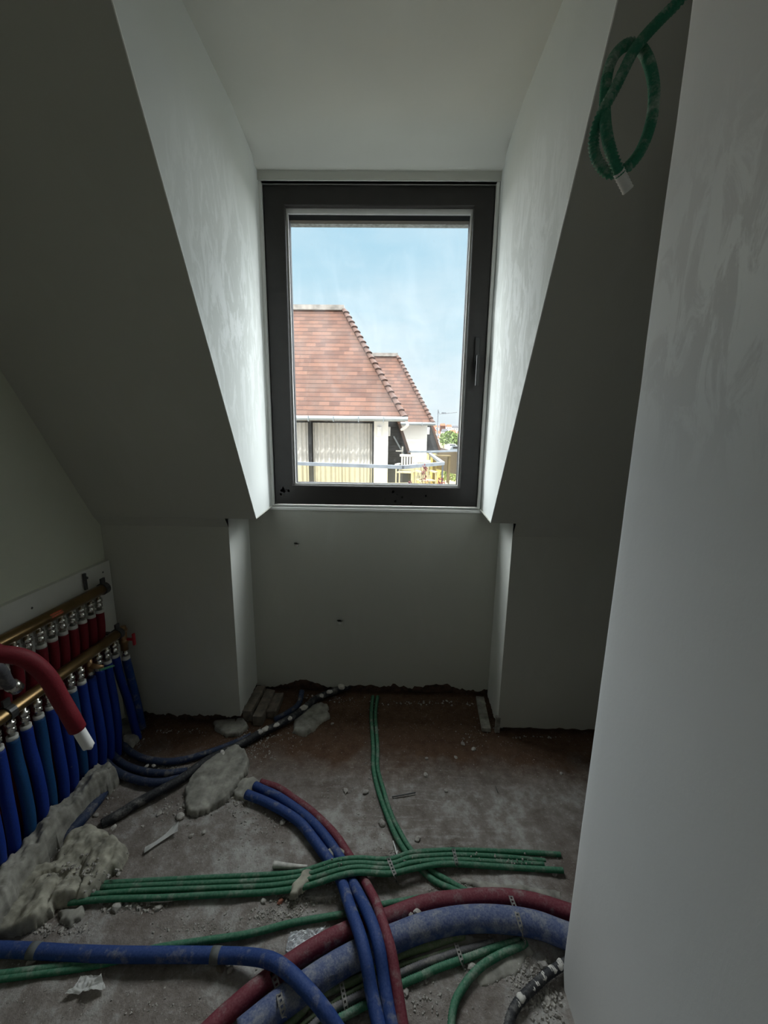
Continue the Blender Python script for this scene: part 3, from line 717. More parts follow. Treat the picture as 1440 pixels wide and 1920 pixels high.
# garden chairs on the terrace
def garden_chair(label, px, D, zt, w, rot):
    p = on_y(px[0], px[1], D); root = empty('garden_chair', (p.x, D, FZ), label, 'chair', 'white slatted garden chairs on the terrace')
    root.rotation_euler[2] = rot; z0 = 0.0; H = zt-FZ; h2_ = w/2
    sh = H-0.5
    bm = bmesh.new()
    for i in range(5): x = -h2_+0.03+(w-0.06)*(i+0.5)/5; box(bm, (x-0.024, -0.02, sh+0.04), (x+0.024, 0.01, H-0.02), 0.004)
    box(bm, (-h2_, -0.03, H-0.07), (h2_, 0.02, H), 0.01); box(bm, (-h2_, -0.03, sh+0.02), (h2_, 0.02, sh+0.09)); link('backrest', bm, M['chair'], root)
    bm = bmesh.new()
    for i in range(5): y = 0.03+i*0.09; box(bm, (-h2_, y, sh-0.02), (h2_, y+0.07, sh+0.01))
    link('seat', bm, M['chair'], root)
    for sx in (-1, 1):
        for y in (0.0, 0.45):
            bm = bmesh.new(); box(bm, (sx*h2_-0.018, y-0.018, 0), (sx*h2_+0.018, y+0.018, sh+(0.2 if y else 0.1))); link('leg', bm, M['chair'], root)
        bm = bmesh.new(); box(bm, (sx*h2_-0.035, 0, sh+0.2), (sx*h2_+0.035, 0.5, sh+0.24)); link('armrest', bm, M['chair'], root)
    return root
garden_chair('white slatted garden chair directly in front of the dark boarded shed', (764, 852), 11.6, on_y(764, 852, 11.6).z, 0.46, 2.9)
garden_chair('white garden chair lower and right, near the balustrade corner', (794, 863), 10.4, on_y(794, 863, 10.4).z, 0.40, 3.4)
# a wooden table set on the farther terrace
wt = empty('wooden_table', (0, 0, 0), 'pale wooden garden furniture on the farther terrace behind the balustrade', 'table')
q = on_y(828, 856, 21); wt.location = (q.x, 21, -0.9)
bm = bmesh.new(); box(bm, (q.x-0.5, 20.7, q.z), (q.x+0.45, 21.4, q.z+0.06)); link('table_top', bm, M['rawwood'], wt)
for sx in (-0.42, 0.36):
    for y in (20.75, 21.3):
        bm = bmesh.new(); box(bm, (q.x+sx, y, -0.9), (q.x+sx+0.08, y+0.08, q.z)); link('leg', bm, M['rawwood'], wt)
settle(wt)
bm = bmesh.new(); 
for (a, b_) in (((820, 838), (858, 848)),): 
    P0 = on_y(*a, 26); P1 = on_y(*b_, 22); slab(bm, [P0, P1, (P1.x, P1.y, -0.5), (P0.x, P0.y, -0.5)], (0.1, 0, 0))
o = link('board_fence', bm, M['brownboard']); tag(o, 'brown board fence falling away beside the far terrace', 'fence')
def plant(name, label, cat, centre, rad, hgt, n, size, mat, seed, stem=True, group=None):
    rnd = random.Random(seed); root = empty(name, centre, label, cat, group)
    bm = bmesh.new()
    for i in range(n):
        a = rnd.uniform(0, 6.28); r_ = rad*math.sqrt(rnd.random()); z = hgt*rnd.random()
        r_ *= (1-0.5*z/hgt)
        p = Vector((r_*math.cos(a), r_*math.sin(a), z)); s = size*rnd.uniform(0.6, 1.3)
        u = Vector((rnd.gauss(0, 1), rnd.gauss(0, 1), rnd.gauss(0, 1))).normalized(); v = u.cross(Vector((rnd.gauss(0, 1), rnd.gauss(0, 1), 0.3))).normalized()
        vs_ = [bm.verts.new(p+u*s*c0+v*s*0.45*c1) for c0, c1 in ((-1, 0), (-0.2, 1), (1, 0), (-0.2, -1))]
        bm.faces.new(vs_)
    link('foliage', bm, mat, root, normals=False)
    if stem:
        bm = bmesh.new()
        for k in range(3): tube(bm, [Vector((0.03*k-0.03, 0, -0.3 if hgt < 1 else -1.5)), Vector((rnd.gauss(0, rad*0.3), rnd.gauss(0, rad*0.3), hgt*0.9))], size*0.12, 6)
        link('stem', bm, M['brownboard'], root)
    return root
bm = bmesh.new(); q0, q1 = on_y(745, 925, 7.4), on_y(845, 925, 7.4); box(bm, (q0.x, 7.2, FZ-0.3), (q1.x, 7.59, on_y(795, 914, 7.4).z-0.01)); PZ = q0.z; box(bm, (q0.x, 7.2, -7), (q1.x, 7.3, FZ-0.3))
o = link('planter_box', bm, M['brownboard']); tag(o, 'long planter along the terrace edge holding the red plants', 'planter')
c = on_y(795, 912, 7.4); plant('red_plant', 'spindly red leaved plant in front of the garden chairs', 'plant', c, 0.10, 0.42, 60, 0.03, M['leafred'], 3, group='red leaved plants below the balustrade')
c = on_y(826, 912, 7.4); plant('red_plant', 'small red leaved plant under the balustrade corner', 'plant', c, 0.10, 0.17, 45, 0.03, M['leafred'], 4, group='red leaved plants below the balustrade')
c = on_y(770, 914, 7.4); plant('red_plant', 'low red sprig at the bottom of the pane left of the chairs', 'plant', c, 0.10, 0.12, 26, 0.03, M['leafred'], 5, group='red leaved plants below the balustrade')
for i, (px, py, D, rad, lab) in enumerate(((846, 900, 30, 0.9, 'sunlit green bush at the bottom right of the pane'), (838, 893, 36, 0.7, 'smaller green bush just above the lower right bush'),
        (842, 833, 70, 1.5, 'round green tree among the far red roofs'), (854, 836, 64, 1.3, 'green tree at the far right of the town view'), (832, 829, 76, 1.1, 'small dark green tree left of the round one'))):
    plant('bush' if i < 2 else 'tree', lab, 'bush' if i < 2 else 'tree', on_y(px, py, D), rad, rad*1.5, 260, rad*0.22, M['leafgreen'], 10+i, stem=i >= 2)
# far town: small houses with red roofs
rnd = random.Random(5); walls = [M['white'], M['cream'], M['brownboard']]
M['brick'] = flat('red brick wall', (0.14, 0.06, 0.04), rough=0.9); M['slate'] = flat('grey roof', (0.09, 0.09, 0.10), rough=0.9)
town = []
for D, py, x0, x1, kinds in ((300, 795, 813, 872, 'ow ob ow sw ob'), (230, 805, 812, 872, 'ow sw ob ow'), (170, 815, 813, 874, 'ow oc sw sw ob')):
    ks = kinds.split(); st_ = (x1-x0)/len(ks)
    for i, k in enumerate(ks): town.append((x0+st_*(i+0.5), py+(2, -1, 1, 3, 0)[i], D, st_*0.88*D/FPX, k[0], k[1]))
labs = ['white walled far house with orange roof just right of the cream house end', 'far brick house right of it on the skyline', 'long far house with orange roof on the skyline', 'grey roofed white house on the skyline', 'orange roofed house at the right edge of the skyline',
        'small white house with orange roof, second row at left', 'grey roofed white house in the second row', 'brick house with orange roof in the second row', 'large orange roofed house at the right edge, second row',
        'white house with orange roof in the near row of the town', 'cream house with orange roof in the near row of the town', 'small grey roofed house in the near row of the town', 'small grey roofed house lowest at the left of the town', 'brick house with orange roof lowest at the right']
for (px, py, D, w, rc, wc), lb in zip(town, labs):
    p = on_y(px, py, D); root = empty('town_house', (p.x, D, -7), lb, 'house', 'small houses of the far town')
    hh = w*0.7; bm = bmesh.new(); zt = p.z; x0, x1 = p.x-w/2, p.x+w/2
    box(bm, (x0+0.2, D+0.2, -7), (x1-0.2, D+w*0.8, zt-hh*0.55)); link('wall', bm, {'w': M['white'], 'c': M['cream'], 'b': M['brick']}[wc], root)
    bm = bmesh.new(); slab(bm, [(x0, D, zt-hh*0.55), (x1, D, zt-hh*0.55), (x1-w*0.12, D+w*0.4, zt), (x0+w*0.12, D+w*0.4, zt)], (0, 0.1, -0.1)); slab(bm, [(x0, D+w*0.8, zt-hh*0.55), (x1, D+w*0.8, zt-hh*0.55), (x1-w*0.12, D+w*0.4, zt), (x0+w*0.12, D+w*0.4, zt)], (0, -0.1, -0.1))
    link('roof', bm, M['orange'] if rc == 'o' else M['slate'], root)
    for k in range(3):
        bm = bmesh.new(); wx_ = x0+w*(0.25+0.25*k); box(bm, (wx_-w*0.05, D+0.14, zt-hh*0.55-1.6), (wx_+w*0.05, D+0.21, zt-hh*0.55-0.5)); link('window', bm, M['blindgap'], root)
    settle(root)
# street lamp with its long arm
D = 45; a, b_ = on_y(821.5, 835, D), on_y(821.5, 768, D); sl = empty('street_lamp', (a.x, D, -7), 'thin grey street lamp reaching a long arm to the right against the sky', 'street lamp')
bm = bmesh.new(); tube(bm, [Vector((b_.x, D, -7)), Vector((b_.x, D, b_.z))], 0.07, 8); link('pole', bm, M['railmetal'], sl)
bm = bmesh.new(); e1 = on_y(824, 776, D); e2 = on_y(857, 773, D); tube(bm, [Vector((b_.x, D, b_.z-0.05)), e1, e2], 0.045, 6); link('arm', bm, M['railmetal'], sl)
bm = bmesh.new(); e3 = on_y(832, 775, D); box(bm, e3-Vector((0.25, 0.1, 0.06)), e3+Vector((0.25, 0.1, 0.1))); link('lamp_head', bm, M['railmetal'], sl); settle(sl)
# parked cars and street clutter near the horizon
for i, (px, py, lb) in enumerate(((850, 838, 'pale parked car below the far green trees'), (856, 842, 'blue grey parked car at the right end of the street'))):
    CD_ = 56-i*4; p = on_y(px, py, CD_); root = empty('parked_car', (p.x, CD_, -7), lb, 'car', 'parked cars in the far street')
    z = p.z; bm = bmesh.new(); slab(bm, [(p.x+dx, CD_, z+dz) for dx, dz in ((-1.0, -.7), (1.0, -.7), (1.0, -.1), (.55, 0), (.35, .4), (-.6, .4), (-.85, 0))], (0, 1.6, 0)); link('body', bm, M['whitepaint'] if i == 0 else M['gutter'], root)
    bm = bmesh.new(); box(bm, (p.x-0.5, CD_-0.02, z+0.05), (p.x+0.3, CD_+1.0, z+0.33)); link('glazing', bm, M['blindgap'], root)
    for sx in (-0.6, 0.6):
        bm = bmesh.new(); lathe(bm, (p.x+sx, CD_-0.05, z-0.7), (0, 1, 0), [(0, 0.3), (0.2, 0.3)], 12); link('wheel', bm, M['gasket'], root)
    settle(root)
bm = bmesh.new(); pz = on_y(840, 842, 58).z-0.75; box(bm, (wx(800, 58), 48, pz-0.2), (wx(900, 70), 78, pz-0.02)); struct('ground_upper_street', bm, M['ground'])
# ------------------------------------------------------------------ materials for pipes and debris
M['blue'] = dusty('dusty blue pipe sleeve', (0.006, 0.040, 0.185), dust=(0.24, 0.24, 0.25), amount=0.42, topdust=0.22)
M['bluebig'] = dusty('dusty pale blue insulation', (0.030, 0.060, 0.19), dust=(0.27, 0.28, 0.31), amount=0.65, topdust=0.8)
M['blueclean'] = dusty('clean blue pipe sleeve', (0.004, 0.030, 0.24), amount=0.0, topdust=0.05)
M['bluegreen'] = dusty('petrol blue pipe sleeve', (0.004, 0.055, 0.17), amount=0.0, topdust=0.05)
M['bluedark'] = dusty('dirty dark blue sleeve', (0.012, 0.030, 0.085), amount=0.45, topdust=0.25)
M['red'] = dusty('dusty dark red sleeve', (0.15, 0.014, 0.030), dust=(0.26, 0.22, 0.21), amount=0.45, topdust=0.3)
M['redclean'] = dusty('dark red foam sleeve', (0.16, 0.006, 0.014), amount=0.0, topdust=0.04)
M['green'] = dusty('dusty green conduit', (0.014, 0.15, 0.075), dust=(0.30, 0.33, 0.28), amount=0.45, topdust=0.5, nscale=18)
M['greenclean'] = dusty('green corrugated conduit', (0.022, 0.17, 0.095), dust=(0.46, 0.48, 0.44), amount=0.6, topdust=0.3, nscale=30)
M['olive'] = dusty('dusty olive conduit', (0.10, 0.16, 0.07), amount=0.5, topdust=0.4)
M['greyc'] = dusty('dusty grey conduit', (0.10, 0.10, 0.11), amount=0.5, topdust=0.4)
M['black'] = dusty('plaster spattered black hose', (0.012, 0.014, 0.020), dust=(0.30, 0.29, 0.27), amount=0.5, topdust=0.25, nscale=22)
M['mortar'] = flat('grey green mortar', (0.30, 0.29, 0.255), rough=0.95, var=0.4, nscale=22, bump=1.0)
M['mortar_y'] = flat('yellowish mortar', (0.34, 0.325, 0.265), rough=0.95, var=0.45, nscale=20, bump=1.0)
M['crumb'] = flat('mortar crumbs', (0.37, 0.35, 0.32), rough=0.95, var=0.4, nscale=40)
M['blob'] = flat('dried plaster blob', (0.58, 0.56, 0.52), rough=0.95, var=0.25, nscale=60, bump=0.4)
M['strap'] = flat('dusty perforated steel strap', (0.20, 0.20, 0.19), rough=0.5, metal=0.5, var=0.4, nscale=60)
M['strap_w'] = flat('plaster covered strap', (0.36, 0.35, 0.33), rough=0.8, metal=0.0, var=0.4, nscale=60)
M['brass'] = flat('tarnished brass manifold', (0.26, 0.17, 0.075), rough=0.32, metal=0.85, var=0.2, nscale=12)
M['chrome'] = flat('nickel plated fitting', (0.62, 0.60, 0.56), rough=0.22, metal=0.95, var=0.1)
M['cuff'] = flat('white plastic cuff', (0.60, 0.60, 0.57), rough=0.6)
M['board'] = flat('white painted board', (0.68, 0.68, 0.63), rough=0.7, var=0.06, nscale=6)
M['steel'] = flat('dark steel bracket', (0.10, 0.10, 0.10), rough=0.45, metal=0.6)
M['valvered'] = flat('red valve handle', (0.45, 0.02, 0.03), rough=0.4)
M['sticker'] = flat('orange red sticker', (0.50, 0.10, 0.04), rough=0.6, var=0.5, nscale=220)
M['copper'] = flat('dull brass drain tap', (0.33, 0.20, 0.10), rough=0.4, metal=0.7)
M['paper'] = flat('white crumpled paper', (0.82, 0.82, 0.80), rough=0.8, var=0.05)
M['foil'] = flat('crumpled aluminium foil', (0.95, 0.97, 1.0), rough=0.38, metal=0.35, var=0.02)
M['tape'] = flat('grey pipe tape', (0.14, 0.15, 0.15), rough=0.8, var=0.3)
M['block'] = flat('broken brown grey blockwork', (0.20, 0.17, 0.14), rough=0.95, var=0.4, nscale=25, bump=0.8)
M['rust'] = flat('reddish brick crumb', (0.28, 0.11, 0.07), rough=0.95)

# ------------------------------------------------------------------ manifold on the left wall
bm = bmesh.new(); box(bm, (XL-0.01, 0.35, 0.30), (-1.356, 1.770, 0.899)); bd = link('white_mounting_board', bm, M['board']); tag(bd, 'white painted board fixed low on the left wall behind the brass manifold', 'board')
for i, (px, py) in enumerate(((193, 1073), (60, 1140))):
    p = on_x(px, py, -1.356); bm = bmesh.new(); lathe(bm, (-1.357, p.y, p.z), (1, 0, 0), [(0, 0.005), (0.0015, 0.0045)], 10); link('screw', bm, M['steel'], bd)
YO = [1.624-0.05*i for i in range(15)]
def manifold(name, label, x, z, y1, y0, outlets, drop, extra=None):
    root = empty(name, (x, y1, z), label, 'manifold', 'brass heating manifolds on the white board')
    bm = bmesh.new(); r_ = 0.023
    # slightly squared cast bar with a raised rib
    n = 16; rings = []
    for y, s in ((y1, 0.9), (y1-0.004, 1.0), (y0+0.004, 1.0), (y0, 0.9)):
        ring = []
        for k in range(n):
            a = 2*math.pi*k/n; q = r_*s*(1+0.06*math.cos(4*a))
            ring.append(bm.verts.new((x+q*math.cos(a), y, z+q*math.sin(a))))
        rings.append(ring)
    for a, b_ in zip(rings, rings[1:]):
        for k in range(n): bm.faces.new([a[k], a[(k+1) % n], b_[(k+1) % n], b_[k]])
    bm.faces.new(rings[0]); bm.faces.new(rings[-1][::-1])
    link('manifold_bar', bm, M['brass'], root, True)
    for y in (y1+0.002, y1-0.53):
        bm = bmesh.new(); tube(bm, [(x, y-0.012, z), (x, y+0.012, z)] and [Vector((x, y-0.012, z)), Vector((x, y+0.012, z))], 0.0275, 16)
        box(bm, (x-0.004, y-0.012, z+0.025), (x+0.004, y+0.012, z+0.05)); box(bm, (-1.356, y-0.010, z-0.004), (x-0.02, y+0.010, z+0.004))
        link('clamp', bm, M['steel'], root)
    for y in outlets:
        fb = bmesh.new()
        lathe(fb, (x, y, z-0.020), (0, 0, -1), [(0, 0.011), (0.012, 0.011), (0.013, 0.0165), (0.027, 0.0165), (0.029, 0.012), (0.036, 0.012), (0.037, 0.0145), (0.052, 0.0145), (0.054, 0.0105), (0.066, 0.0105)], 12)
        f_ = link('outlet_fitting', fb, M['chrome'], root, True)
        cb = bmesh.new(); lathe(cb, (x, y, z-0.086), (0, 0, -1), [(0, 0.014), (0.0, 0.0165), (0.016, 0.0165), (0.016, 0.012)], 14); link('cuff', cb, M['cuff'], f_, True)
    return root
XT, ZT = -1.318, 0.797; XLW, ZLW = -1.272, 0.575
mt = manifold('brass_manifold', 'upper brass manifold bar with red sleeved pipes hanging from it', XT, ZT, 1.662, 0.75, YO[:14], 0)
bm = bmesh.new(); a, b_ = on_x(97, 1163, XT+0.02), on_x(118, 1150, XT+0.02); sb = []
for k in range(5):
    an = 0.2+0.25*k
    sb.append((bm.verts.new((XT+0.0247*math.cos(an), a.y, ZT+0.0247*math.sin(an)-0.004)), bm.verts.new((XT+0.0247*math.cos(an), b_.y, ZT+0.0247*math.sin(an)-0.004))))
for p, q in zip(sb, sb[1:]): bm.faces.new([p[0], p[1], q[1], q[0]])
st_ = link('sticker', bm, M['sticker'], mt); st_['label'] = 'small orange red sticker'
bm = bmesh.new(); bar(bm, (-1.345, 1.60, ZT+0.02), (-1.345, 1.60, ZT+0.095), 0.012, 0.008); lathe(bm, (-1.345, 1.60, ZT+0.075), (1, 0, 0), [(0, 0.008), (0.012, 0.006)], 8); link('air_vent', bm, M['steel'], mt); settle(mt)
low_y = [y for i, y in enumerate(YO[:14]) if i != 3]
ml = manifold('brass_manifold', 'lower brass manifold bar with blue sleeved pipes hanging from it', XLW, ZLW, 1.655, 0.75, low_y, 0)
bm = bmesh.new()   # end valve with its red handle
tube(bm, [Vector((XLW, 1.655, ZLW)), Vector((XLW, 1.70, ZLW))], 0.018, 12); tube(bm, [Vector((XLW, 1.69, ZLW+0.02)), Vector((XLW, 1.69, ZLW-0.10))], 0.016, 12)
lathe(bm, (XLW, 1.69, ZLW-0.045), (0, 0, -1), [(0, 0.021), (0.02, 0.021)], 6); v_ = link('end_valve', bm, M['copper'], ml, True)
bm = bmesh.new(); bar(bm, (XLW+0.018, 1.69, ZLW-0.045), (XLW+0.05, 1.69, ZLW-0.045), 0.010, 0.010); box(bm, (XLW+0.045, 1.683, ZLW-0.075), (XLW+0.055, 1.697, ZLW-0.015), 0.003); h_ = link('valve_handle', bm, M['valvered'], v_); h_['label'] = 'red lever handle'
bm = bmesh.new(); lathe(bm, (XLW, 1.69, ZLW-0.10), (0, 0, -1), [(0, 0.014), (0.012, 0.014), (0.013, 0.0165), (0.03, 0.0165)], 12); link('outlet_fitting', bm, M['chrome'], ml, True)
bm = bmesh.new(); lathe(bm, (XLW, 1.69, ZLW-0.13), (0, 0, -1), [(0, 0.0175), (0.022, 0.0175)], 14); link('cuff', bm, M['cuff'], ml, True)
bm = bmesh.new()   # drain tap in the fourth outlet
y = YO[3]; tube(bm, [Vector((XLW, y, ZLW-0.02)), Vector((XLW, y, ZLW-0.075))], 0.013, 10); tube(bm, [Vector((XLW, y, ZLW-0.05)), Vector((XLW+0.05, y+0.012, ZLW-0.062))], lambda u: 0.013-0.004*u, 10); d_ = link('drain_tap', bm, M['copper'], ml, True)
bm = bmesh.new(); bar(bm, (XLW+0.05, y-0.01, ZLW-0.062), (XLW+0.07, y+0.045, ZLW-0.075), 0.010, 0.006); t_ = link('tap_lever', bm, M['greenclean'], d_); t_['label'] = 'green tap lever'
bm = bmesh.new(); lathe(bm, (XLW, y, ZLW-0.075), (0, 0, -1), [(0, 0.0145), (0.015, 0.0145), (0.017, 0.011), (0.032, 0.011)], 12); link('outlet_fitting', bm, M['chrome'], ml, True)
settle(ml)

def flex(name, label, cat, P, r, mat, group=None, seg=14, ridge=0.0, pitch=0.004, hollow=0.0, n=8, rough=0.0):
    bm = bmesh.new(); tube(bm, smooth_path(P, n), r, seg, ridge, pitch, hollow=hollow, rough=rough)
    o = link(name, bm, mat, None, True); tag(o, label, cat, group)
    # origin at the first end
    c = Vector(P[0]); o.data.transform(Matrix.Translation(-c)); o.location = c
    return o
ORD = ['nearest the window', 'second from the window end', 'third from the window end', 'fourth from the window end', 'fifth from the window end', 'sixth from the window end', 'seventh from the window end', 'eighth from the window end',
       'ninth from the window end', 'tenth from the window end', 'eleventh from the window end', 'twelfth from the window end', 'thirteenth from the window end', 'fourteenth from the window end']
rnd = random.Random(21)
for i, y in enumerate(YO[:12]):
    P = [(XT, y, ZT-0.100), (XT-0.001, y-0.002, ZT-0.17), (XT-0.006, y-0.012, ZT-0.27), (XT-0.008, y-0.022, ZT-0.40), (XT-0.004, y-0.03, 0.20), (XT+0.01, y-0.03, 0.02)]
    flex('red_sleeved_pipe', 'red sleeved pipe under the upper brass bar, '+ORD[i], 'pipe', P, 0.0172, M['redclean'], 'red sleeved pipes hanging from the upper manifold')
k = 0
for i, y in enumerate(YO[:13]):
    sw = 0.03+0.02*rnd.random(); ln_ = rnd.uniform(-0.01, 0.01)
    zt = ZLW-0.100 if i != 3 else ZLW-0.105
    mat = M['bluegreen'] if i in (5, 8, 10) else M['blueclean']
    if i == 0: P = [(XLW, y, zt), (XLW+0.004, y+0.01, 0.36), (XLW+0.012, y+0.03, 0.22), (XLW+0.02, y+0.04, 0.08), (XLW+0.03, y+0.04, 0.0)]
    else: P = [(XLW, y, zt), (XLW+0.003, y-0.002, zt-0.08), (XLW+sw*0.3, y-0.008+ln_*0.5, 0.30), (XLW+sw*0.4, y-0.012+ln_*0.6, 0.17), (XLW+sw*0.1, y-0.012+ln_*0.6, 0.06), (XLW-0.005, y-0.012+ln_*0.6, -0.02)]
    flex('blue_sleeved_pipe', 'blue sleeved pipe under the lower brass bar, '+ORD[i], 'pipe', P, 0.0178, mat, 'blue sleeved pipes hanging from the lower manifold')
flex('blue_sleeved_pipe', 'blue sleeved pipe dropping from the red handled end valve by the corner', 'pipe', [(XLW, 1.69, ZLW-0.15), (XLW+0.006, 1.70, 0.30), (XLW+0.012, 1.712, 0.16), (XLW+0.02, 1.716, 0.02)], 0.0185, M['blue'], 'blue sleeved pipes hanging from the lower manifold')
# big red hose reaching out from the left with a torn white end
def at(px, py, x): return on_x(px, py, x)
rb = empty('red_insulated_pipe', at(152, 1382, -0.97), 'thick red insulated pipe arching loose into the room with a torn white end', 'pipe')
bm = bmesh.new(); P = [Vector((-1.36, 0.55, 0.80)), Vector((-1.25, 0.66, 0.90)), at(-60, 1228, -1.14), at(0, 1226, -1.09), at(50, 1236, -1.05), at(88, 1268, -1.02), at(114, 1312, -1.0), at(134, 1346, -0.98), at(145, 1366, -0.975)]
tube(bm, smooth_path(P, 10), 0.0235, 18, hollow=0.72); link('foam_sleeve', bm, M['redclean'], rb, True)
bm = bmesh.new(); P2 = [at(141, 1358, -0.979), at(166, 1399, -0.965)]; tube(bm, smooth_path([P2[0], P2[0].lerp(P2[1], .5), P2[1]], 8), 0.0165, 16, hollow=0.8)
tip = bm.verts[:]; e_ = P2[1]
for v in bm.verts:
    if (v.co-e_).length < 0.018: v.co += (P2[1]-P2[0]).normalized()*0.012*noise.noise(v.co*90)
link('pipe_end', bm, M['paper'], rb, True)['label'] = 'torn white pipe end'
settle(rb)
gp = empty('grey_supply_pipe', at(0, 1275, -1.2), 'grey supply pipe with a shiny ring entering from the left under the red arch', 'pipe')
bm = bmesh.new(); tube(bm, smooth_path([Vector((-1.33, 0.6, 0.66)), at(-50, 1262, -1.20), at(22, 1286, -1.215)], 8), 0.017, 16); link('pipe_body', bm, M['greyc'], gp, True)
bm = bmesh.new(); a, b_ = at(20, 1284, -1.214), at(33, 1291, -1.216); tube(bm, [a, b_], 0.020, 16); link('ring', bm, M['chrome'], gp, True); settle(gp)
flex('white_pipe', 'short white vertical pipe at the left edge beside the red arch', 'pipe', [(-1.30, at(6, 1240, -1.30).y, ZT-0.09), at(8, 1290, -1.30)], 0.013, M['cuff'])

# ------------------------------------------------------------------ pipes lying on the floor: (sight x, sight y, height)
def F(*pts): return [on_z(px, py, z+0.004) for px, py, z in pts]
G4 = 'green conduits strapped side by side across the floor'
flex('green_conduit', 'green conduit of the strapped row, the one on the window side', 'conduit', F((196, 1656, .008), (300, 1650, .008), (400, 1645, .008), (500, 1640, .010), (560, 1635, .022), (594, 1625, .036), (633, 1613, .048), (672, 1609, .050), (730, 1611, .030), (769, 1599, .028), (818, 1595, .026), (857, 1594, .020), (935, 1596, .010), (1000, 1599, .008), (1051, 1602, .004)), 0.0078, M['green'], G4, 10, 0.0012, 0.0045)
flex('green_conduit', 'green conduit of the strapped row, second from the window side', 'conduit', F((190, 1664, .008), (300, 1659, .008), (400, 1655, .008), (500, 1651, .010), (560, 1644, .022), (594, 1634, .036), (633, 1622, .048), (672, 1618, .050), (730, 1620, .030), (769, 1608, .028), (818, 1604, .026), (857, 1603, .020), (935, 1606, .010), (1022, 1614, -.004)), 0.0078, M['green'], G4, 10, 0.0012, 0.0045)
flex('green_conduit', 'green conduit of the strapped row, third from the window side', 'conduit', F((172, 1677, .008), (250, 1671, .008), (400, 1665, .008), (500, 1661, .010), (560, 1653, .022), (594, 1644, .036), (633, 1632, .048), (672, 1626, .050), (730, 1629, .030), (769, 1618, .028), (818, 1613, .026), (857, 1612, .020), (935, 1616, .010), (1020, 1621, -.002)), 0.0078, M['green'], G4, 10, 0.0012, 0.0045)
flex('green_conduit', 'green conduit of the strapped row, the one nearest the viewer', 'conduit', F((130, 1692, .006), (200, 1686, .009), (300, 1683, .009), (400, 1678, .009), (500, 1673, .012), (560, 1665, .022), (594, 1656, .038), (633, 1643, .050), (672, 1636, .052), (730, 1638, .032), (769, 1630, .030), (818, 1621, .028), (857, 1620, .022), (935, 1625, .012), (1000, 1629, .009), (1056, 1632, .009)), 0.0088, M['green'], G4, 10, 0.0012, 0.0045, hollow=0.7)
G2 = 'pair of green conduits running to the window wall'
flex('green_conduit', 'left conduit of the pair running up to the wall under the window', 'conduit', F((699, 1306, .012), (696, 1339, .006), (698, 1372, .008), (700, 1405, .008), (700, 1439, .008), (708, 1478, .009), (722, 1519, .009), (739, 1561, .009), (758, 1594, .009), (775, 1615, .008), (794, 1635, .007), (818, 1654, .007), (847, 1667, .007), (880, 1680, .006), (920, 1692, .004)), 0.0098, M['green'], G2, 10, 0.0013, 0.005)
flex('green_conduit', 'right conduit of the pair running up to the wall under the window', 'conduit', F((708, 1306, .012), (704, 1339, .006), (706, 1372, .006), (708, 1405, .006), (708, 1439, .007), (718, 1478, .009), (733, 1526, .009), (750, 1560, .009), (767, 1589, .009), (790, 1614, .008), (813, 1635, .007), (838, 1650, .005), (867, 1667, .000), (900, 1682, -.004)), 0.0090, M['green'], G2, 10, 0.0013, 0.005)
GB = 'pair of blue sleeved pipes crossing the floor under the green conduits'
flex('blue_floor_pipe', 'left pipe of the blue pair curving down the middle of the floor', 'pipe', F((462, 1489, .020), (497, 1503, .020), (533, 1522, .020), (564, 1544, .020), (589, 1575, .020), (611, 1605, .020), (628, 1630, .020), (641, 1655, .030), (658, 1706, .062), (675, 1754, .090), (687, 1803, .086), (697, 1861, .060), (711, 1925, .048), (722, 1960, .045)), 0.0178, M['blue'], GB, 16, hollow=0.8)
flex('blue_floor_pipe', 'right pipe of the blue pair, between the other blue one and the thin red', 'pipe', F((478, 1473, .018), (492, 1480, .020), (522, 1494, .020), (556, 1517, .020), (583, 1539, .020), (606, 1564, .020), (628, 1594, .020), (645, 1622, .020), (658, 1650, .026), (677, 1686, .055), (697, 1730, .090), (711, 1778, .094), (721, 1842, .066), (735, 1922, .048), (744, 1960, .045)), 0.0172, M['blue'], GB, 16)
flex('red_floor_pipe', 'thin dark red sleeved pipe bending alongside the blue pair', 'pipe', F((489, 1467, .016), (522, 1478, .016), (550, 1497, .016), (578, 1517, .016), (606, 1542, .016), (631, 1569, .016), (648, 1595, .016), (664, 1620, .016), (680, 1647, .022), (704, 1691, .060), (716, 1725, .086), (731, 1774, .092), (740, 1822, .078), (755, 1922, .048), (762, 1960, .045)), 0.0150, M['red'], None, 16)
flex('red_floor_pipe', 'thick dark red sleeved pipe sweeping along the far side of the thick blue one', 'pipe', F((1220, 1770, .024), (1150, 1738, .024), (1065, 1710, .024), (1003, 1691, .024), (935, 1682, .024), (867, 1685, .024), (799, 1694, .024), (731, 1718, .024), (653, 1745, .024), (594, 1774, .024), (536, 1812, .024), (478, 1856, .024), (419, 1907, .024), (370, 1955, .024)), 0.0232, M['red'], None, 20)
flex('blue_floor_pipe', 'thickest pipe, pale dusty blue insulation sweeping across the bottom', 'pipe', F((1230, 1826, .034), (1150, 1788, .034), (1056, 1752, .034), (1003, 1733, .034), (935, 1723, .034), (867, 1724, .034), (799, 1737, .034), (740, 1759, .034), (672, 1789, .034), (614, 1822, .034), (560, 1859, .034), (507, 1898, .034), (450, 1945, .034)), 0.0325, M['bluebig'], None, 28)
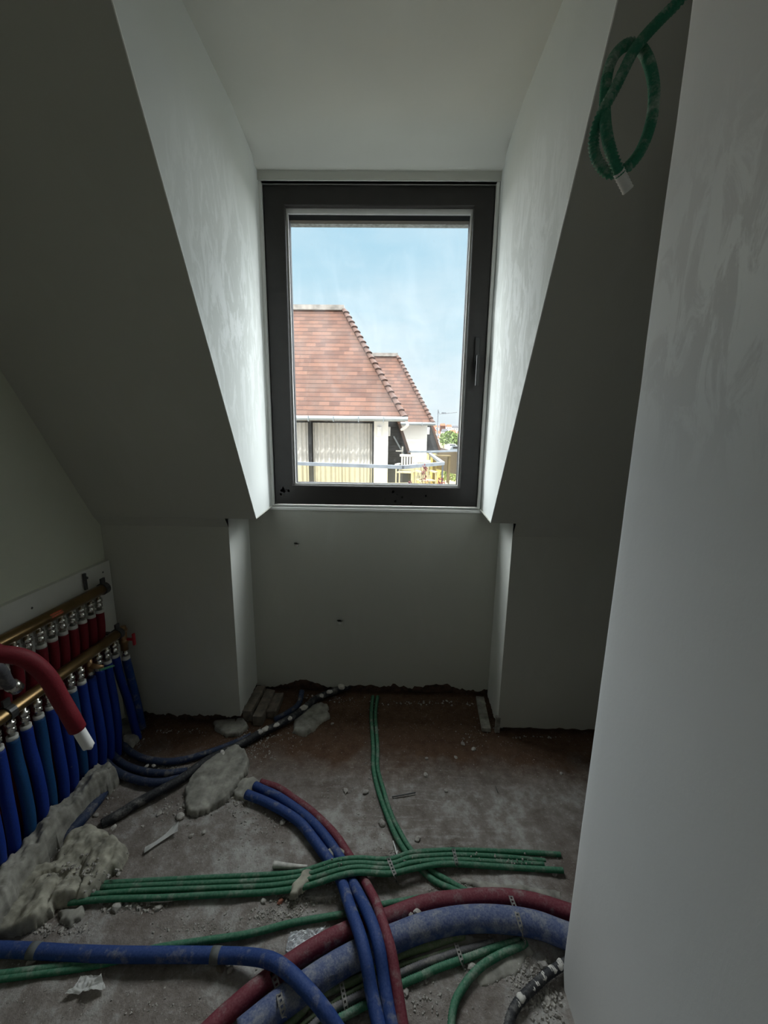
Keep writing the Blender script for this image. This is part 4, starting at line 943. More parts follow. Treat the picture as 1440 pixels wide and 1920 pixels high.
ba = flex('blue_floor_pipe', 'blue sleeved pipe entering at the left edge and bending over the thick red pipe', 'pipe', F((-90, 1778, .018), (0, 1780, .018), (52, 1782, .018), (139, 1787, .020), (243, 1790, .022), (347, 1790, .022), (410, 1791, .024), (463, 1793, .036), (507, 1801, .062), (541, 1822, .080), (580, 1861, .088), (609, 1896, .078), (632, 1930, .06), (655, 1965, .05)), 0.0180, M['blue'], None, 16)
for a_, b_ in (((57, 1782, .018), (73, 1783, .018)), ((397, 1791, .023), (413, 1791, .024))):
    q = F(a_, b_); bm = bmesh.new(); tube(bm, q, 0.0192, 16); bmesh.ops.translate(bm, verts=bm.verts, vec=-ba.location); link('tape_band', bm, M['tape'], ba, True)
flex('green_conduit', 'lone green conduit slanting under the blue pipe to the thin blue pair', 'conduit', F((-60, 1832, .008), (0, 1827, .008), (69, 1818, .008), (156, 1806, .006), (230, 1793, .004), (299, 1777, .007), (382, 1764, .008), (451, 1754, .009), (500, 1743, .009), (546, 1731, .009), (609, 1720, .009), (648, 1713, .008), (716, 1697, .004), (789, 1684, .000)), 0.0092, M['green'], None, 10, 0.0013, 0.005)
flex('green_conduit', 'green conduit at the left edge just in front of the lone slanting one', 'conduit', F((-60, 1843, .008), (0, 1836, .008), (69, 1827, .008), (156, 1815, .006), (230, 1799, .002), (260, 1790, -.004)), 0.0078, M['green'], None, 10, 0.0012, 0.005)
flex('olive_conduit', 'olive conduit hugging the near side of the thick blue pipe', 'conduit', F((500, 1965, .010), (541, 1922, .010), (560, 1903, .010), (599, 1868, .010), (672, 1834, .010), (742, 1795, .010), (779, 1781, .010), (806, 1773, .010), (835, 1763, .006), (870, 1755, .004)), 0.0100, M['olive'], None, 12, 0.0014, 0.005)
flex('olive_conduit', 'thin dusty conduit between the olive one and the grey one', 'conduit', F((530, 1965, .007), (570, 1919, .007), (628, 1878, .007), (672, 1853, .007), (747, 1812, .007), (800, 1795, .007), (856, 1777, .008)), 0.0055, M['olive'], None, 10)
flex('grey_conduit', 'dusty grey corrugated conduit in the bundle below the thick blue pipe', 'conduit', F((545, 1968, .009), (590, 1920, .009), (619, 1895, .009), (682, 1863, .009), (749, 1827, .009), (792, 1808, .009), (832, 1794, .009), (869, 1782, .009), (905, 1772, .006), (925, 1766, .002)), 0.0092, M['greyc'], None, 12, 0.0018, 0.006)
flex('green_conduit', 'green conduit on the near side of the grey corrugated one', 'conduit', F((580, 1968, .009), (608, 1930, .009), (633, 1912, .009), (684, 1885, .009), (755, 1845, .009), (787, 1831, .009), (819, 1816, .009), (853, 1804, .009), (890, 1791, .009), (927, 1777, .007), (974, 1763, .002)), 0.0092, M['green'], None, 12, 0.0018, 0.006)
flex('green_conduit', 'bright green conduit bending down to the bottom edge left of the black hose', 'conduit', F((985, 1768, -.002), (974, 1774, .006), (938, 1790, .010), (906, 1809, .011), (882, 1832, .011), (869, 1850, .011), (856, 1872, .010), (849, 1896, .010), (846, 1925, .010), (844, 1960, .010)), 0.0100, M['green'], None, 12, 0.0016, 0.0055)
bh = flex('black_hose', 'black corrugated hose caked with plaster beside the foot of the partition', 'hose', F((1115, 1780, .016), (1080, 1795, .016), (1051, 1811, .014), (1024, 1829, .013), (998, 1853, .013), (974, 1877, .013), (960, 1900, .013), (953, 1925, .013), (946, 1965, .013)), 0.0115, M['black'], None, 12, 0.0022, 0.006)
bk_ = flex('black_hose', 'black hose spattered with white plaster slanting from the window wall to the left', 'hose', F((655, 1286, .035), (647, 1289, .035), (618, 1299, .030), (591, 1311, .028), (569, 1330, .026), (542, 1348, .024), (516, 1362, .022), (484, 1377, .022), (453, 1395, .022), (416, 1412, .022), (382, 1430, .022), (345, 1457, .022), (305, 1480, .022), (258, 1505, .018), (223, 1527, .012), (192, 1545, .000)), 0.0185, M['black'], None, 16)
GD = 'dark blue pipes curling out from under the manifold'
flex('dark_blue_pipe', 'dark blue pipe curling under the manifold, farthest toward the window', 'pipe', F((214, 1352, .05), (219, 1371, .03), (234, 1400, .016), (263, 1420, .014), (305, 1428, .014), (341, 1425, .014), (376, 1416, .014), (412, 1404, .014), (445, 1391, .012), (470, 1380, .01)), 0.0150, M['bluedark'], GD, 14)
flex('dark_blue_pipe', 'dark blue pipe curling under the manifold, the middle one', 'pipe', F((190, 1375, .06), (204, 1405, .03), (230, 1432, .016), (270, 1446, .014), (310, 1450, .014), (350, 1446, .01)), 0.0150, M['bluedark'], GD, 14)
flex('dark_blue_pipe', 'dark blue pipe curling under the manifold, the nearest one', 'pipe', F((178, 1395, .06), (196, 1426, .03), (222, 1449, .018), (263, 1464, .016), (300, 1467, .016), (335, 1460, .012)), 0.0160, M['bluedark'], GD, 14)
flex('dark_blue_pipe', 'short dark blue pipe diving into the mortar at the left below the manifold', 'pipe', F((216, 1446, .016), (206, 1466, .018), (192, 1490, .018), (168, 1520, .018), (143, 1548, .016), (116, 1572, .008), (90, 1594, -.01)), 0.0190, M['bluedark'], None, 14)
flex('dark_blue_pipe', 'short blue pipe stub hidden behind the spattered black hose at the wall', 'pipe', F((566, 1296, .04), (560, 1320, .02), (540, 1336, .012), (515, 1350, .01)), 0.0150, M['bluedark'], None, 12)

# plaster blobs sitting on the hoses
def blob(bm, c, s, seed, flatz=0.55, sub=2):
    t_ = bmesh.ops.create_icosphere(bm, subdivisions=sub, radius=1.0)
    sx, sy, sz = s if isinstance(s, (tuple, list)) else (s, s*0.8, s*flatz)
    an = seed*1.7; ca, sa = math.cos(an), math.sin(an)
    for v in t_['verts']:
        q = v.co*(1+0.35*noise.noise(v.co*1.7+Vector((seed*3.1, 0, 0)))+0.12*noise.noise(v.co*5+Vector((0, seed, 0))))
        x, y = q.x*sx, q.y*sy
        v.co = Vector((x*ca-y*sa, x*sa+y*ca, q.z*sz)) + Vector(c)
for i, (px, py, z, s) in enumerate(((640, 1287, .058, .022), (618, 1297, .052, .016), (603, 1304, .048, .013), (569, 1327, .043, .020), (543, 1346, .040, .014), (518, 1359, .039, .015), (488, 1372, .040, .014), (497, 1367, .040, .017), (416, 1409, .040, .010), (418, 1414, .038, .008))):
    bm = bmesh.new(); p = on_z(px, py, z); blob(bm, p, (s*1.25, s*0.95, s*0.5), i+1); bmesh.ops.translate(bm, verts=bm.verts, vec=-bk_.location); link('plaster_blob', bm, M['blob'], bk_, True)
for i, (px, py, s) in enumerate(((1050, 1808, .013), (1036, 1817, .012), (1020, 1830, .010), (1006, 1844, .009), (1000, 1852, .007), (977, 1871, .013), (971, 1880, .008))):
    bm = bmesh.new(); p = on_z(px, py, .024); blob(bm, p, (s*1.1, s*0.8, s*0.5), i+21); bmesh.ops.translate(bm, verts=bm.verts, vec=-bh.location); link('plaster_blob', bm, M['blob'], bh, True)

# perforated straps bent over the pipes
def strap(label, pts, w, mat, group=None):
    P = resample(smooth_path(pts, 10), 0.0055); n = len(P)//2*2; bm = bmesh.new(); rows = []
    for i in range(n):
        t_ = (P[min(i+1, n-1)]-P[max(i-1, 0)]).normalized(); s = t_.cross(Vector((0, 0, 1)))
        s = Vector((1, 0, 0)) if s.length < 0.1 else s.normalized()
        hw = w/2; hh = w*0.22
        rows.append([bm.verts.new(P[i]+s*o_) for o_ in (-hw, -hh, hh, hw)])
    for i in range(n-1):
        for k in range(3):
            if k == 1 and i % 2 == 1: continue
            bm.faces.new([rows[i][k], rows[i][k+1], rows[i+1][k+1], rows[i+1][k]])
    r_ = bmesh.ops.solidify(bm, geom=list(bm.faces), thickness=0.0012)
    o = link('steel_strap', bm, mat); tag(o, label, 'strap', group); c = Vector(P[0]); o.data.transform(Matrix.Translation(-c)); o.location = c
    return o
SG = 'perforated steel straps holding the floor pipes'
strap('dark perforated strap over the green row where it humps over the blue pipes', F((725, 1603, .001), (727, 1606, .036), (731, 1616, .041), (736, 1629, .041), (741, 1641, .041), (744, 1650, .022), (745, 1658, .001)), 0.013, M['strap'], SG)
strap('dark perforated strap over the green row to the right of the other', F((848, 1587, .001), (850, 1591, .030), (852, 1600, .032), (855, 1612, .032), (857, 1622, .030), (859, 1630, .001)), 0.012, M['strap'], SG)
strap('long pale strap bent over the thick red and thick blue pipes by the partition', F((953, 1668, .002), (956, 1675, .040), (961, 1690, .050), (966, 1702, .052), (970, 1714, .071), (976, 1735, .071), (981, 1752, .050), (983, 1768, .010), (985, 1776, .002)), 0.014, M['strap_w'], SG)
strap('small pale strap over the grey and green conduits in the lower middle', F((853, 1766, .003), (856, 1772, .018), (861, 1786, .022), (866, 1801, .022), (870, 1814, .003)), 0.012, M['strap_w'], SG)
strap('small strap over the olive conduits between the blue pipes at the bottom', F((636, 1832, .010), (640, 1843, .024), (644, 1862, .021), (648, 1884, .021), (652, 1904, .004)), 0.012, M['strap_w'], SG)
strap('muddy strap lying over the thick pipes at the lower left', F((511, 1822, .050), (515, 1834, .050), (520, 1850, .050), (524, 1866, .070), (528, 1884, .070), (532, 1903, .050), (534, 1918, .010)), 0.015, M['strap_w'], SG)

# ------------------------------------------------------------------ mortar mounds
def in_poly(x, y, P):
    c = False; j = len(P)-1
    for i in range(len(P)):
        if (P[i].y > y) != (P[j].y > y) and x < (P[j].x-P[i].x)*(y-P[i].y)/(P[j].y-P[i].y)+P[i].x: c = not c
        j = i
    return c
def edge_d(x, y, P):
    best = 9; q = Vector((x, y))
    for i in range(len(P)):
        a = Vector((P[i-1].x, P[i-1].y)); b_ = Vector((P[i].x, P[i].y)); ab = b_-a
        t_ = max(0, min(1, (q-a).dot(ab)/max(ab.length_squared, 1e-9))); best = min(best, (a+ab*t_-q).length)
    return best
def mound(name, label, pts, h, edge, seed, mat, rough=0.006, tilt=(0, 0), cell=0.0045, cracks=0.0, cat='mortar', base=0.0, world_pts=None):
    P = world_pts or [on_z(px, py, h*0.5) for px, py in pts]
    x0, x1 = min(p.x for p in P)-0.01, max(p.x for p in P)+0.01; y0, y1 = min(p.y for p in P)-0.01, max(p.y for p in P)+0.01
    cx, cy = (x0+x1)/2, (y0+y1)/2
    nx, ny = int((x1-x0)/cell)+1, int((y1-y0)/cell)+1; bm = bmesh.new(); V = {}
    for j in range(ny+1):
        for i in range(nx+1):
            x, y = x0+i*cell, y0+j*cell
            wx_ = x+0.010*noise.noise(Vector((x*22, y*22, seed)))+0.005*noise.noise(Vector((x*70, y*70, seed))); wy_ = y+0.010*noise.noise(Vector((x*22, y*22, seed+9)))+0.005*noise.noise(Vector((x*70, y*70, seed+5)))
            if not in_poly(wx_, wy_, P): continue
            d = edge_d(wx_, wy_, P); f = min(1.0, d/edge); f = 1-(1-f)**3
            z = (h+tilt[0]*(x-cx)+tilt[1]*(y-cy))*f + rough*f*(noise.noise(Vector((x*11, y*11, seed)))+0.5*noise.noise(Vector((x*35, y*35, seed)))+0.25*noise.noise(Vector((x*110, y*110, seed))))
            if cracks:
                cr = abs(noise.noise(Vector((x*6, y*6, seed+3))));  z -= cracks*max(0, 1-cr/0.035)*f
            V[i, j] = bm.verts.new((x-cx, y-cy, base+floor_z(x, y)+max(z, -0.004)-(0.004 if d < cell else 0)))
    for (i, j) in list(V):
        if (i+1, j) in V and (i, j+1) in V and (i+1, j+1) in V: bm.faces.new([V[i, j], V[i+1, j], V[i+1, j+1], V[i, j+1]])
    for v in [v for v in bm.verts if not v.link_faces]: bm.verts.remove(v)
    # skirt down to the floor
    be = [e for e in bm.edges if len(e.link_faces) == 1]
    r_ = bmesh.ops.extrude_edge_only(bm, edges=be)
    for v in [g_ for g_ in r_['geom'] if isinstance(g_, bmesh.types.BMVert)]: v.co.z = min(v.co.z-0.01, -0.01)+base
    o = link(name, bm, mat, None, True); o.location = (cx, cy, 0); tag(o, label, cat); return o
mound('mortar_slab', 'smooth grey mortar pad lying against the spattered black hose', [(343, 1491), (348, 1519), (367, 1530), (395, 1516), (423, 1501), (442, 1480), (459, 1458), (470, 1434), (462, 1413), (445, 1401), (425, 1407), (400, 1420), (376, 1435), (352, 1465)], 0.034, 0.012, 1, M['mortar'], 0.007, tilt=(0.05, 0.05))
mound('mortar_mound', 'large cracked yellowish mortar heap at the left edge above the blue pipe', [(-60, 1640), (0, 1638), (45, 1636), (97, 1620), (115, 1584), (163, 1551), (201, 1554), (240, 1587), (229, 1622), (187, 1652), (163, 1683), (104, 1697), (94, 1713), (52, 1745), (0, 1753), (-60, 1760)], 0.048, 0.022, 2, M['mortar_y'], 0.022, tilt=(0, 0.02), cracks=0.022)
mound('mortar_ledge', 'long rough mortar ledge along the feet of the blue hanging pipes', None, 0.115, 0.022, 3, M['mortar'], 0.030, world_pts=[Vector(q) for q in ((-1.262, 0.86, 0), (-1.15, 0.88, 0), (-1.175, 1.00, 0), (-1.19, 1.15, 0), (-1.185, 1.28, 0), (-1.155, 1.36, 0), (-1.15, 1.41, 0), (-1.20, 1.44, 0), (-1.262, 1.42, 0))])
mound('mortar_lump', 'low mortar lump just below the large cracked heap', [(104, 1712), (112, 1705), (140, 1702), (158, 1694), (162, 1706), (150, 1726), (128, 1738), (110, 1730)], 0.018, 0.015, 4, M['mortar'], 0.005)
mound('mortar_lump', 'grey mortar lump at the window wall under the spattered hose', [(548, 1372), (552, 1345), (575, 1325), (603, 1316), (616, 1322), (620, 1342), (600, 1356), (575, 1380)], 0.024, 0.025, 5, M['mortar'], 0.005)
mound('mortar_lump', 'pale mortar splat smeared over the green row left of its hump', [(541, 1690), (548, 1668), (562, 1655), (575, 1642), (590, 1640), (603, 1648), (596, 1660), (580, 1668), (566, 1682), (552, 1694)], 0.014, 0.012, 6, M['mortar_y'], 0.005, base=0.026)
mound('mortar_lump', 'mortar lump filling the corner beneath the last blue hanging pipe', [(215, 1362), (228, 1352), (246, 1345), (262, 1356), (262, 1385), (246, 1400), (228, 1396)], 0.040, 0.02, 7, M['mortar'], 0.010)
mound('mortar_lump', 'flat mortar lump along the foot of the left knee wall', [(400, 1352), (458, 1346), (468, 1362), (450, 1378), (420, 1380), (398, 1366)], 0.022, 0.014, 8, M['mortar'], 0.006)
mound('mortar_lump', 'thin mortar spill where the thin blue pair disappears under the row', [(598, 1604), (625, 1590), (648, 1594), (655, 1606), (640, 1616), (612, 1620)], 0.020, 0.02, 9, M['mortar'], 0.006, base=0.010)
mound('mortar_lump', 'crumbly mortar spill at the buried top ends of the blue pair', [(432, 1480), (450, 1462), (478, 1456), (492, 1466), (480, 1482), (462, 1500), (440, 1498)], 0.020, 0.02, 10, M['mortar'], 0.008)
mound('mortar_lump', 'thin pale mortar smear in front of the thick red pipe near the partition', [(845, 1645), (900, 1650), (960, 1655), (1050, 1668), (1056, 1690), (1000, 1680), (930, 1672), (880, 1668)], 0.006, 0.02, 11, M['mortar'], 0.004)
mound('mortar_lump', 'dusty mortar bed beneath the conduits in the lower right', [(760, 1775), (860, 1752), (985, 1758), (1005, 1790), (960, 1835), (900, 1860), (880, 1800), (820, 1790)], 0.004, 0.03, 12, M['mortar'], 0.004)
# broken masonry showing at the niche corners
bm = bmesh.new()
for i, (a, b_, z0, z1) in enumerate((((456, 1352), (476, 1296), 0, .06), ((474, 1360), (500, 1300), 0, .05), ((500, 1345), (530, 1303), 0, .035))):
    p, q = on_z(a[0], a[1], 0.0), on_z(b_[0], b_[1], 0.02); box(bm, (p.x, p.y, -0.01), (max(q.x, p.x+0.05), min(2.044, q.y), z1), 0.004)
for v in bm.verts: v.co += Vector((0.006*noise.noise(v.co*25), 0.006*noise.noise(v.co*25+Vector((5, 0, 0))), 0.008*noise.noise(v.co*25+Vector((0, 7, 0)))))
struct('trim_broken_blockwork', bm, M['block'])
bm = bmesh.new(); a = on_z(897, 1328, 0.0); b_ = on_z(908, 1372, 0.0); bar(bm, (b_.x+0.01, b_.y, 0.010), (a.x+0.025, 2.03, 0.010), 0.045, 0.02); o = link('block_offcut', bm, M['mortar']); tag(o, 'narrow grey board offcut lying at the right corner of the niche', 'offcut')
bm = bmesh.new(); box(bm, (NRX-0.012, YK-0.006, -0.03), (NRX+0.012, YK+0.01, 0.09), 0.003); o = link('corner_profile', bm, M['mortar']); tag(o, 'short grey corner profile end at the foot of the right knee wall', 'profile')

# ------------------------------------------------------------------ loose debris
for i, (px, py, r_) in enumerate(((556, 1022, .011), (637, 1167, .013))):
    p = on_y(px, py, YN-0.001); root = empty('wall_plug', p, ('upper filled wall plug with a torn paper edge in the wall below the window', 'lower chipped wall plug in the wall below the window')[i], 'wall plug', 'wall plugs under the window')
    bm = bmesh.new(); lathe(bm, (0, 0, 0), (0, -1, 0), [(0, r_*1.15), (0.002, r_), (0.0025, r_*0.85), (0.0012, r_*0.8)], 12); link('plug', bm, M['cuff'], root, True)
    bm = bmesh.new(); vs_ = [bm.verts.new((r_*math.cos(a_)*(1.1 if k % 3 else 1.9), -0.003-0.003*(k % 2), r_*0.9+r_*0.5*math.sin(a_))) for k, a_ in enumerate([j*math.pi/4 for j in range(8)])]; bm.faces.new(vs_); bmesh.ops.solidify(bm, geom=list(bm.faces), thickness=0.001); link('torn_edge', bm, M['mortar'], root)
def crumple(name, label, cat, pts, mat, amp, seed, nu=26, nv=20, z=0.004, scale=30):
    c = [on_z(px, py, z+amp*0.5) for px, py in pts]; bm = bmesh.new(); g = []
    for j in range(nv+1):
        row = []
        for i in range(nu+1):
            u, v = i/nu, j/nv; p = (c[0]*(1-u)+c[1]*u)*(1-v)+(c[3]*(1-u)+c[2]*u)*v
            k = noise.noise(p*scale+Vector((seed, 0, 0))); k2 = noise.noise(p*scale*2.7+Vector((0, seed, 0)))
            row.append(bm.verts.new((p.x+0.010*noise.noise(p*22+Vector((seed, 3, 0))), p.y+0.010*noise.noise(p*22+Vector((4, seed, 0))), z+floor_z(p.x, p.y)+amp*(abs(k)*1.3+0.5*abs(k2)))))
        g.append(row)
    for j in range(nv):
        for i in range(nu): bm.faces.new([g[j][i], g[j][i+1], g[j+1][i+1], g[j+1][i]])
    bmesh.ops.solidify(bm, geom=list(bm.faces), thickness=0.0006)
    o = link(name, bm, mat); ctr = (c[0]+c[2])/2; o.data.transform(Matrix.Translation(-Vector((ctr.x, ctr.y, 0)))); o.location = (ctr.x, ctr.y, 0); tag(o, label, cat); return o
crumple('crumpled_tissue', 'crumpled white paper tissue on the floor at the bottom left', 'paper', [(120, 1866), (196, 1860), (193, 1820), (152, 1828)], M['paper'], 0.016, 3)
crumple('aluminium_foil', 'shiny crumpled scrap of foil beside the thick red pipe', 'foil', [(535, 1784), (560, 1784), (612, 1738), (545, 1746)], M['foil'], 0.014, 8, 34, 20, 0.006, 60)
bm = bmesh.new(); P = [(271, 1594, .008, .012), (290, 1582, .008, .009), (310, 1568, .008, .011), (324, 1556, .012, .018), (334, 1549, .020, .022)]; rows = []
for px, py, z, w in P:
    p = on_z(px, py, z); rows.append([bm.verts.new(p+Vector((0.4, -0.9, 0))*w), bm.verts.new(p+Vector((0, 0, 0.003))), bm.verts.new(p+Vector((-0.4, 0.9, 0))*w)])
for a, b_ in zip(rows, rows[1:]):
    for k in range(2): bm.faces.new([a[k], a[k+1], b_[k+1], b_[k]])
bmesh.ops.solidify(bm, geom=list(bm.faces), thickness=0.001); o = link('plastic_strip', bm, M['paper'], None, True); tag(o, 'curled white plastic strip, spatula shaped, lying on the floor at the left', 'strip')
o = flex('pipe_offcut', 'pale grey pipe offcut just above the green row left of its hump', 'pipe', F((513, 1621, .010), (545, 1624, .010), (576, 1625, .006)), lambda u: 0.011-0.006*u, M['blob'], hollow=0.7)
flex('rusty_rod', 'short dark rusty rod lying right of the green pair', 'rod', F((735, 1494, .004), (757, 1490, .004), (779, 1486, .004)), 0.0028, M['steel'], seg=8)
flex('steel_nail', 'tiny dark nail standing up on the bare floor at the right', 'nail', F((934, 1486, .003), (929, 1474, .006)), 0.0018, M['steel'], seg=6)
flex('cable_tie', 'pale cable tie end sticking up left of the green pair', 'cable tie', F((745, 1606, .006), (741, 1590, .006), (737, 1577, .006)), 0.0022, M['paper'], seg=6)
flex('cable_tie', 'second pale cable tie bit leaning beside the first', 'cable tie', F((743, 1605, .006), (746, 1595, .010)), 0.0018, M['paper'], seg=6)
# larger lumps of mortar one by one
lumps = [((410, 1483, .013), 'flat pale chip just left of the blue pair top'), ((648, 1483, .014), 'flat pale chip on the scratched floor left of the green pair'), ((686, 1486, .014), 'pale chip against the green pair'), ((716, 1545, .016), 'square grey tile chip left of the green pair'),
    ((783, 1575, .013), 'round pale pebble right of the green pair'), ((836, 1482, .009), 'small white chip right of the rusty rod'), ((526, 1692, .011), 'reddish brick crumb below the mortar splat'),
    ((494, 1692, .010), 'grey crumb left of the brick crumb'), ((530, 1543, .014), 'pale lump under the bend of the blue pair'), ((338, 1532, .019), 'large flat flake beside the mortar pad'), ((298, 1526, .012), 'white sliver on the brown floor left of the flake'),
    ((347, 1512, .011), 'small chip above the large flake'), ((382, 1562, .010), 'whitish crumb right of the plastic strip'), ((359, 1568, .009), 'whitish crumb between strip and pad'), ((222, 1639, .009), 'white stone by the start of the green row'), ((297, 1702, .012), 'grey stone below the green row at left'),
    ((220, 1702, .018), 'broad stone below the green row near the large heap'), ((60, 1806, .014), 'stone in front of the blue pipe at the far left'), ((414, 1814, .015), 'round dark stone just in front of the blue pipe'), ((432, 1817, .010), 'small stone right of the round dark one'),
    ((782, 1713, .014), 'round pebble squeezed between the thick red and blue pipes'), ((770, 1716, .010), 'smaller pebble squeezed left of the round one'), ((1019, 1810, .015), 'white stone beside the black hose'), ((1026, 1876, .012), 'white stone below the black hose'),
    ((884, 1815, .013), 'pale stone between the two green conduits'), ((760, 1862, .012), 'stone right of the thin red pipe near the bottom'), ((623, 1357, .009), 'small pale stone on brown floor by the window wall'), ((868, 1394, .012), 'yellowish crumb on the brown floor at right'), ((888, 1404, .013), 'pale yellow crumb right of the previous one'),
    ((855, 1418, .010), 'round pale crumb on the dark brown floor'), ((1052, 1453, .009), 'small crumb close to the partition edge'), ((212, 1463, .011), 'pale stone on the end of the short dark blue pipe'), ((275, 1437, .010), 'pale lump resting between the curling dark pipes'), ((288, 1436, .010), 'second pale lump between the curling dark pipes'),
    ((195, 1500, .008), 'tiny pale stone on the brown floor between dark pipes'), ((180, 1529, .011), 'stone near the end of the dark slanting hose'), ((213, 1552, .012), 'stone resting on the crest of the large heap'), ((800, 1420, .009), 'grey crumb in the middle of the brown floor'), ((798, 1452, .013), 'clump of grey crumbs right of the green pair'), ((1040, 1640, .010), 'crumb beyond the end of the green row')]
for i, ((px, py, s), lb) in enumerate(lumps):
    bm = bmesh.new(); z0 = 0.0
    on_p = {20: .035, 21: .035, 31: .03, 36: .04, 32: .02, 33: .02}.get(i, 0.0)
    p = on_z(px, py, on_p); blob(bm, (0, 0, s*0.35), (s, s*0.75, s*0.5), i+50, sub=2)
    o = link('mortar_lump' if i != 6 else 'brick_crumb', bm, M['crumb'] if i not in (6, 18) else (M['rust'] if i == 6 else M['block'])); o.location = (p.x, p.y, on_p+floor_z(p.x, p.y)-0.001)
    tag(o, lb, 'rubble', 'loose lumps of mortar and stone on the floor')
# countless crumbs
bm = bmesh.new(); rnd = random.Random(99)
def crumb(px, py, s, z=0.0):
    p = on_z(px, py, z); 
    if p.x > PX-0.01 and p.y < PY+0.01: return
    if p.x < XL+0.02 or p.y > 2.03: return
    if p.y > YK-0.02 and (p.x < NLX+0.01 or p.x > NRX-0.01): return
    vs_ = []; zz = z+floor_z(p.x, p.y)
    a0 = rnd.random()*6.28
    for k in range(4): a_ = a0+k*1.57+rnd.uniform(-.3, .3); vs_.append(bm.verts.new((p.x+s*math.cos(a_)*rnd.uniform(.6, 1.2), p.y+s*math.sin(a_)*rnd.uniform(.6, 1.2), zz-0.001)))
    vt = [bm.verts.new(v.co*1.0+Vector(((p.x-v.co.x)*0.45, (p.y-v.co.y)*0.45, s*rnd.uniform(.5, .9)))) for v in vs_]
    for k in range(4): bm.faces.new([vs_[k], vs_[(k+1) % 4], vt[(k+1) % 4], vt[k]])
    bm.faces.new(vt)
def cloud(cx, cy, rx, ry, n, s0, s1, rot=0.0, z=0.0):
    c_, s_ = math.cos(rot), math.sin(rot)
    for _ in range(n):
        a_, b_ = rnd.gauss(0, .5)*rx, rnd.gauss(0, .5)*ry
        crumb(cx+a_*c_-b_*s_, cy+a_*s_+b_*c_, s0+(s1-s0)*rnd.random()**2.5, z)
for args in ((450, 1500, 40, 30, 220, .002, .008), (500, 1545, 60, 25, 120, .002, .007), (640, 1480, 60, 25, 60, .002, .006), (560, 1690, 50, 22, 260, .002, .008), (520, 1720, 60, 16, 260, .002, .007), (640, 1665, 30, 25, 80, .002, .005), (240, 1700, 80, 12, 160, .002, .010),
             (380, 1735, 80, 20, 120, .002, .006), (100, 1810, 90, 14, 90, .002, .007), (420, 1800, 40, 12, 60, .002, .008), (700, 1360, 14, 60, 60, .002, .007), (695, 1440, 14, 25, 60, .002, .006), (800, 1318, 120, 6, 110, .002, .009), (620, 1310, 60, 10, 120, .002, .008),
             (890, 1380, 40, 30, 60, .0015, .006), (1000, 1380, 80, 4, 70, .002, .007), (820, 1450, 90, 40, 60, .0015, .004), (900, 1620, 90, 14, 120, .0015, .005), (840, 1665, 60, 14, 160, .0015, .006), (800, 1720, 60, 8, 90, .002, .008), (900, 1700, 100, 5, 90, .002, .006), (1000, 1730, 60, 6, 60, .002, .006),
             (920, 1800, 60, 25, 360, .0015, .008), (1020, 1860, 40, 60, 420, .0015, .009), (980, 1830, 40, 30, 160, .0015, .007), (800, 1880, 40, 40, 90, .0015, .007), (700, 1520, 40, 60, 120, .0015, .006), (750, 1600, 40, 10, 90, .0015, .006), (240, 1400, 40, 20, 110, .002, .008), (320, 1440, 60, 14, 240, .002, .009),
             (180, 1500, 60, 30, 120, .002, .008), (320, 1520, 60, 25, 110, .002, .008), (480, 1400, 40, 30, 160, .002, .008), (440, 1370, 30, 14, 140, .002, .009), (520, 1380, 60, 25, 120, .002, .006), (390, 1580, 60, 40, 90, .0015, .005), (100, 1740, 60, 16, 150, .002, .009), (150, 1630, 80, 40, 120, .002, .008, 0, .045), (300, 1880, 150, 40, 70, .0015, .005), (500, 1600, 90, 30, 80, .0015, .005), (330, 1372, 60, 5, 60, .002, .007)):
    cloud(*args)
for _ in range(1500): crumb(rnd.uniform(0, 1080), rnd.uniform(1330, 1925), 0.0012+0.003*rnd.random()**3)
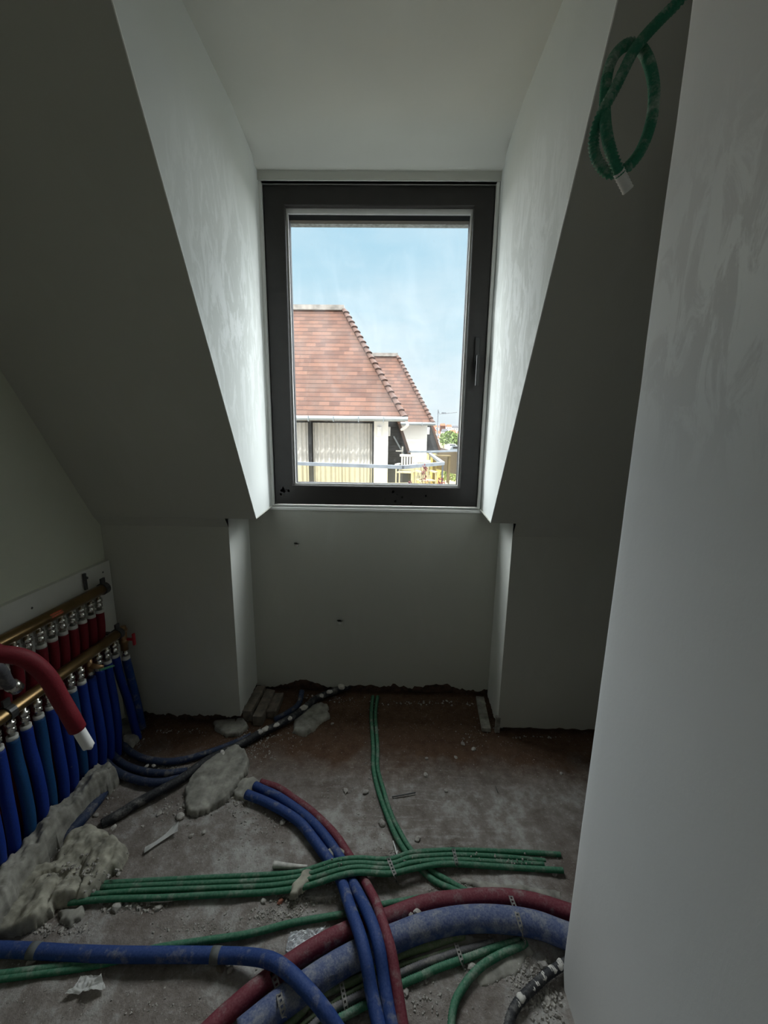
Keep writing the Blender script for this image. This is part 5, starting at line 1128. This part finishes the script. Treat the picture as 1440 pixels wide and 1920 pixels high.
o = link('mortar_crumbs', bm, M['crumb']); tag(o, 'scattered mortar crumbs and grit covering the raw floor', 'rubble', kind='stuff')
# dust and crumbs caught on the pipes themselves
bm = bmesh.new()
for px, py, z, n, sp_x in ((640, 1612, .058, 14, 40), (760, 1605, .036, 12, 40), (900, 1604, .022, 22, 90), (980, 1608, .016, 26, 60), (860, 1707, .048, 10, 80)):
    for _ in range(n): crumb(px+rnd.gauss(0, .5)*sp_x, py+rnd.uniform(-3, 16), rnd.uniform(.0015, .005), z)
o = link('conduit_grit', bm, M['crumb']); tag(o, 'grit lying on top of the strapped green conduits', 'rubble', kind='stuff')

# ------------------------------------------------------------------ knotted conduit hanging at the upper right
def D_(px, py, t_): return EYE + ray(px, py)*t_
kn = empty('hanging_conduit', D_(1195, 84, .62), 'green corrugated conduit tied in a hanging loop at the upper right', 'conduit')
P = [Vector((0.44, 0.66, ZC)), D_(1385, -170, .52), D_(1345, -95, .55), D_(1309, -42, .58), D_(1275, 0, .60), D_(1241, 34, .608), D_(1211, 66, .61), D_(1188, 96, .60), D_(1168, 135, .60), D_(1150, 172, .605), D_(1130, 208, .612), D_(1117, 240, .622), D_(1113, 275, .63), D_(1122, 305, .63), D_(1143, 325, .625), D_(1170, 318, .615),
     D_(1195, 292, .61), D_(1213, 255, .61), D_(1224, 210, .61), D_(1226, 165, .612), D_(1219, 125, .618), D_(1207, 98, .63), D_(1190, 83, .64), D_(1168, 88, .638), D_(1148, 112, .632), D_(1137, 150, .625), D_(1134, 195, .62), D_(1136, 240, .605), D_(1144, 280, .598), D_(1156, 312, .60), D_(1164, 330, .605)]
bm = bmesh.new(); tube(bm, smooth_path(P, 10), 0.0072, 14, 0.0026, 0.0056); link('corrugated_tube', bm, M['greenclean'], kn, True)
bm = bmesh.new(); tube(bm, smooth_path([D_(1160, 322, .6035), D_(1168, 338, .607), D_(1178, 358, .612)], 6), 0.0080, 14, 0.001, 0.005); link('white_sleeve', bm, M['cuff'], kn, True)['label'] = 'dusty white sleeve on the loose end'
settle(kn)
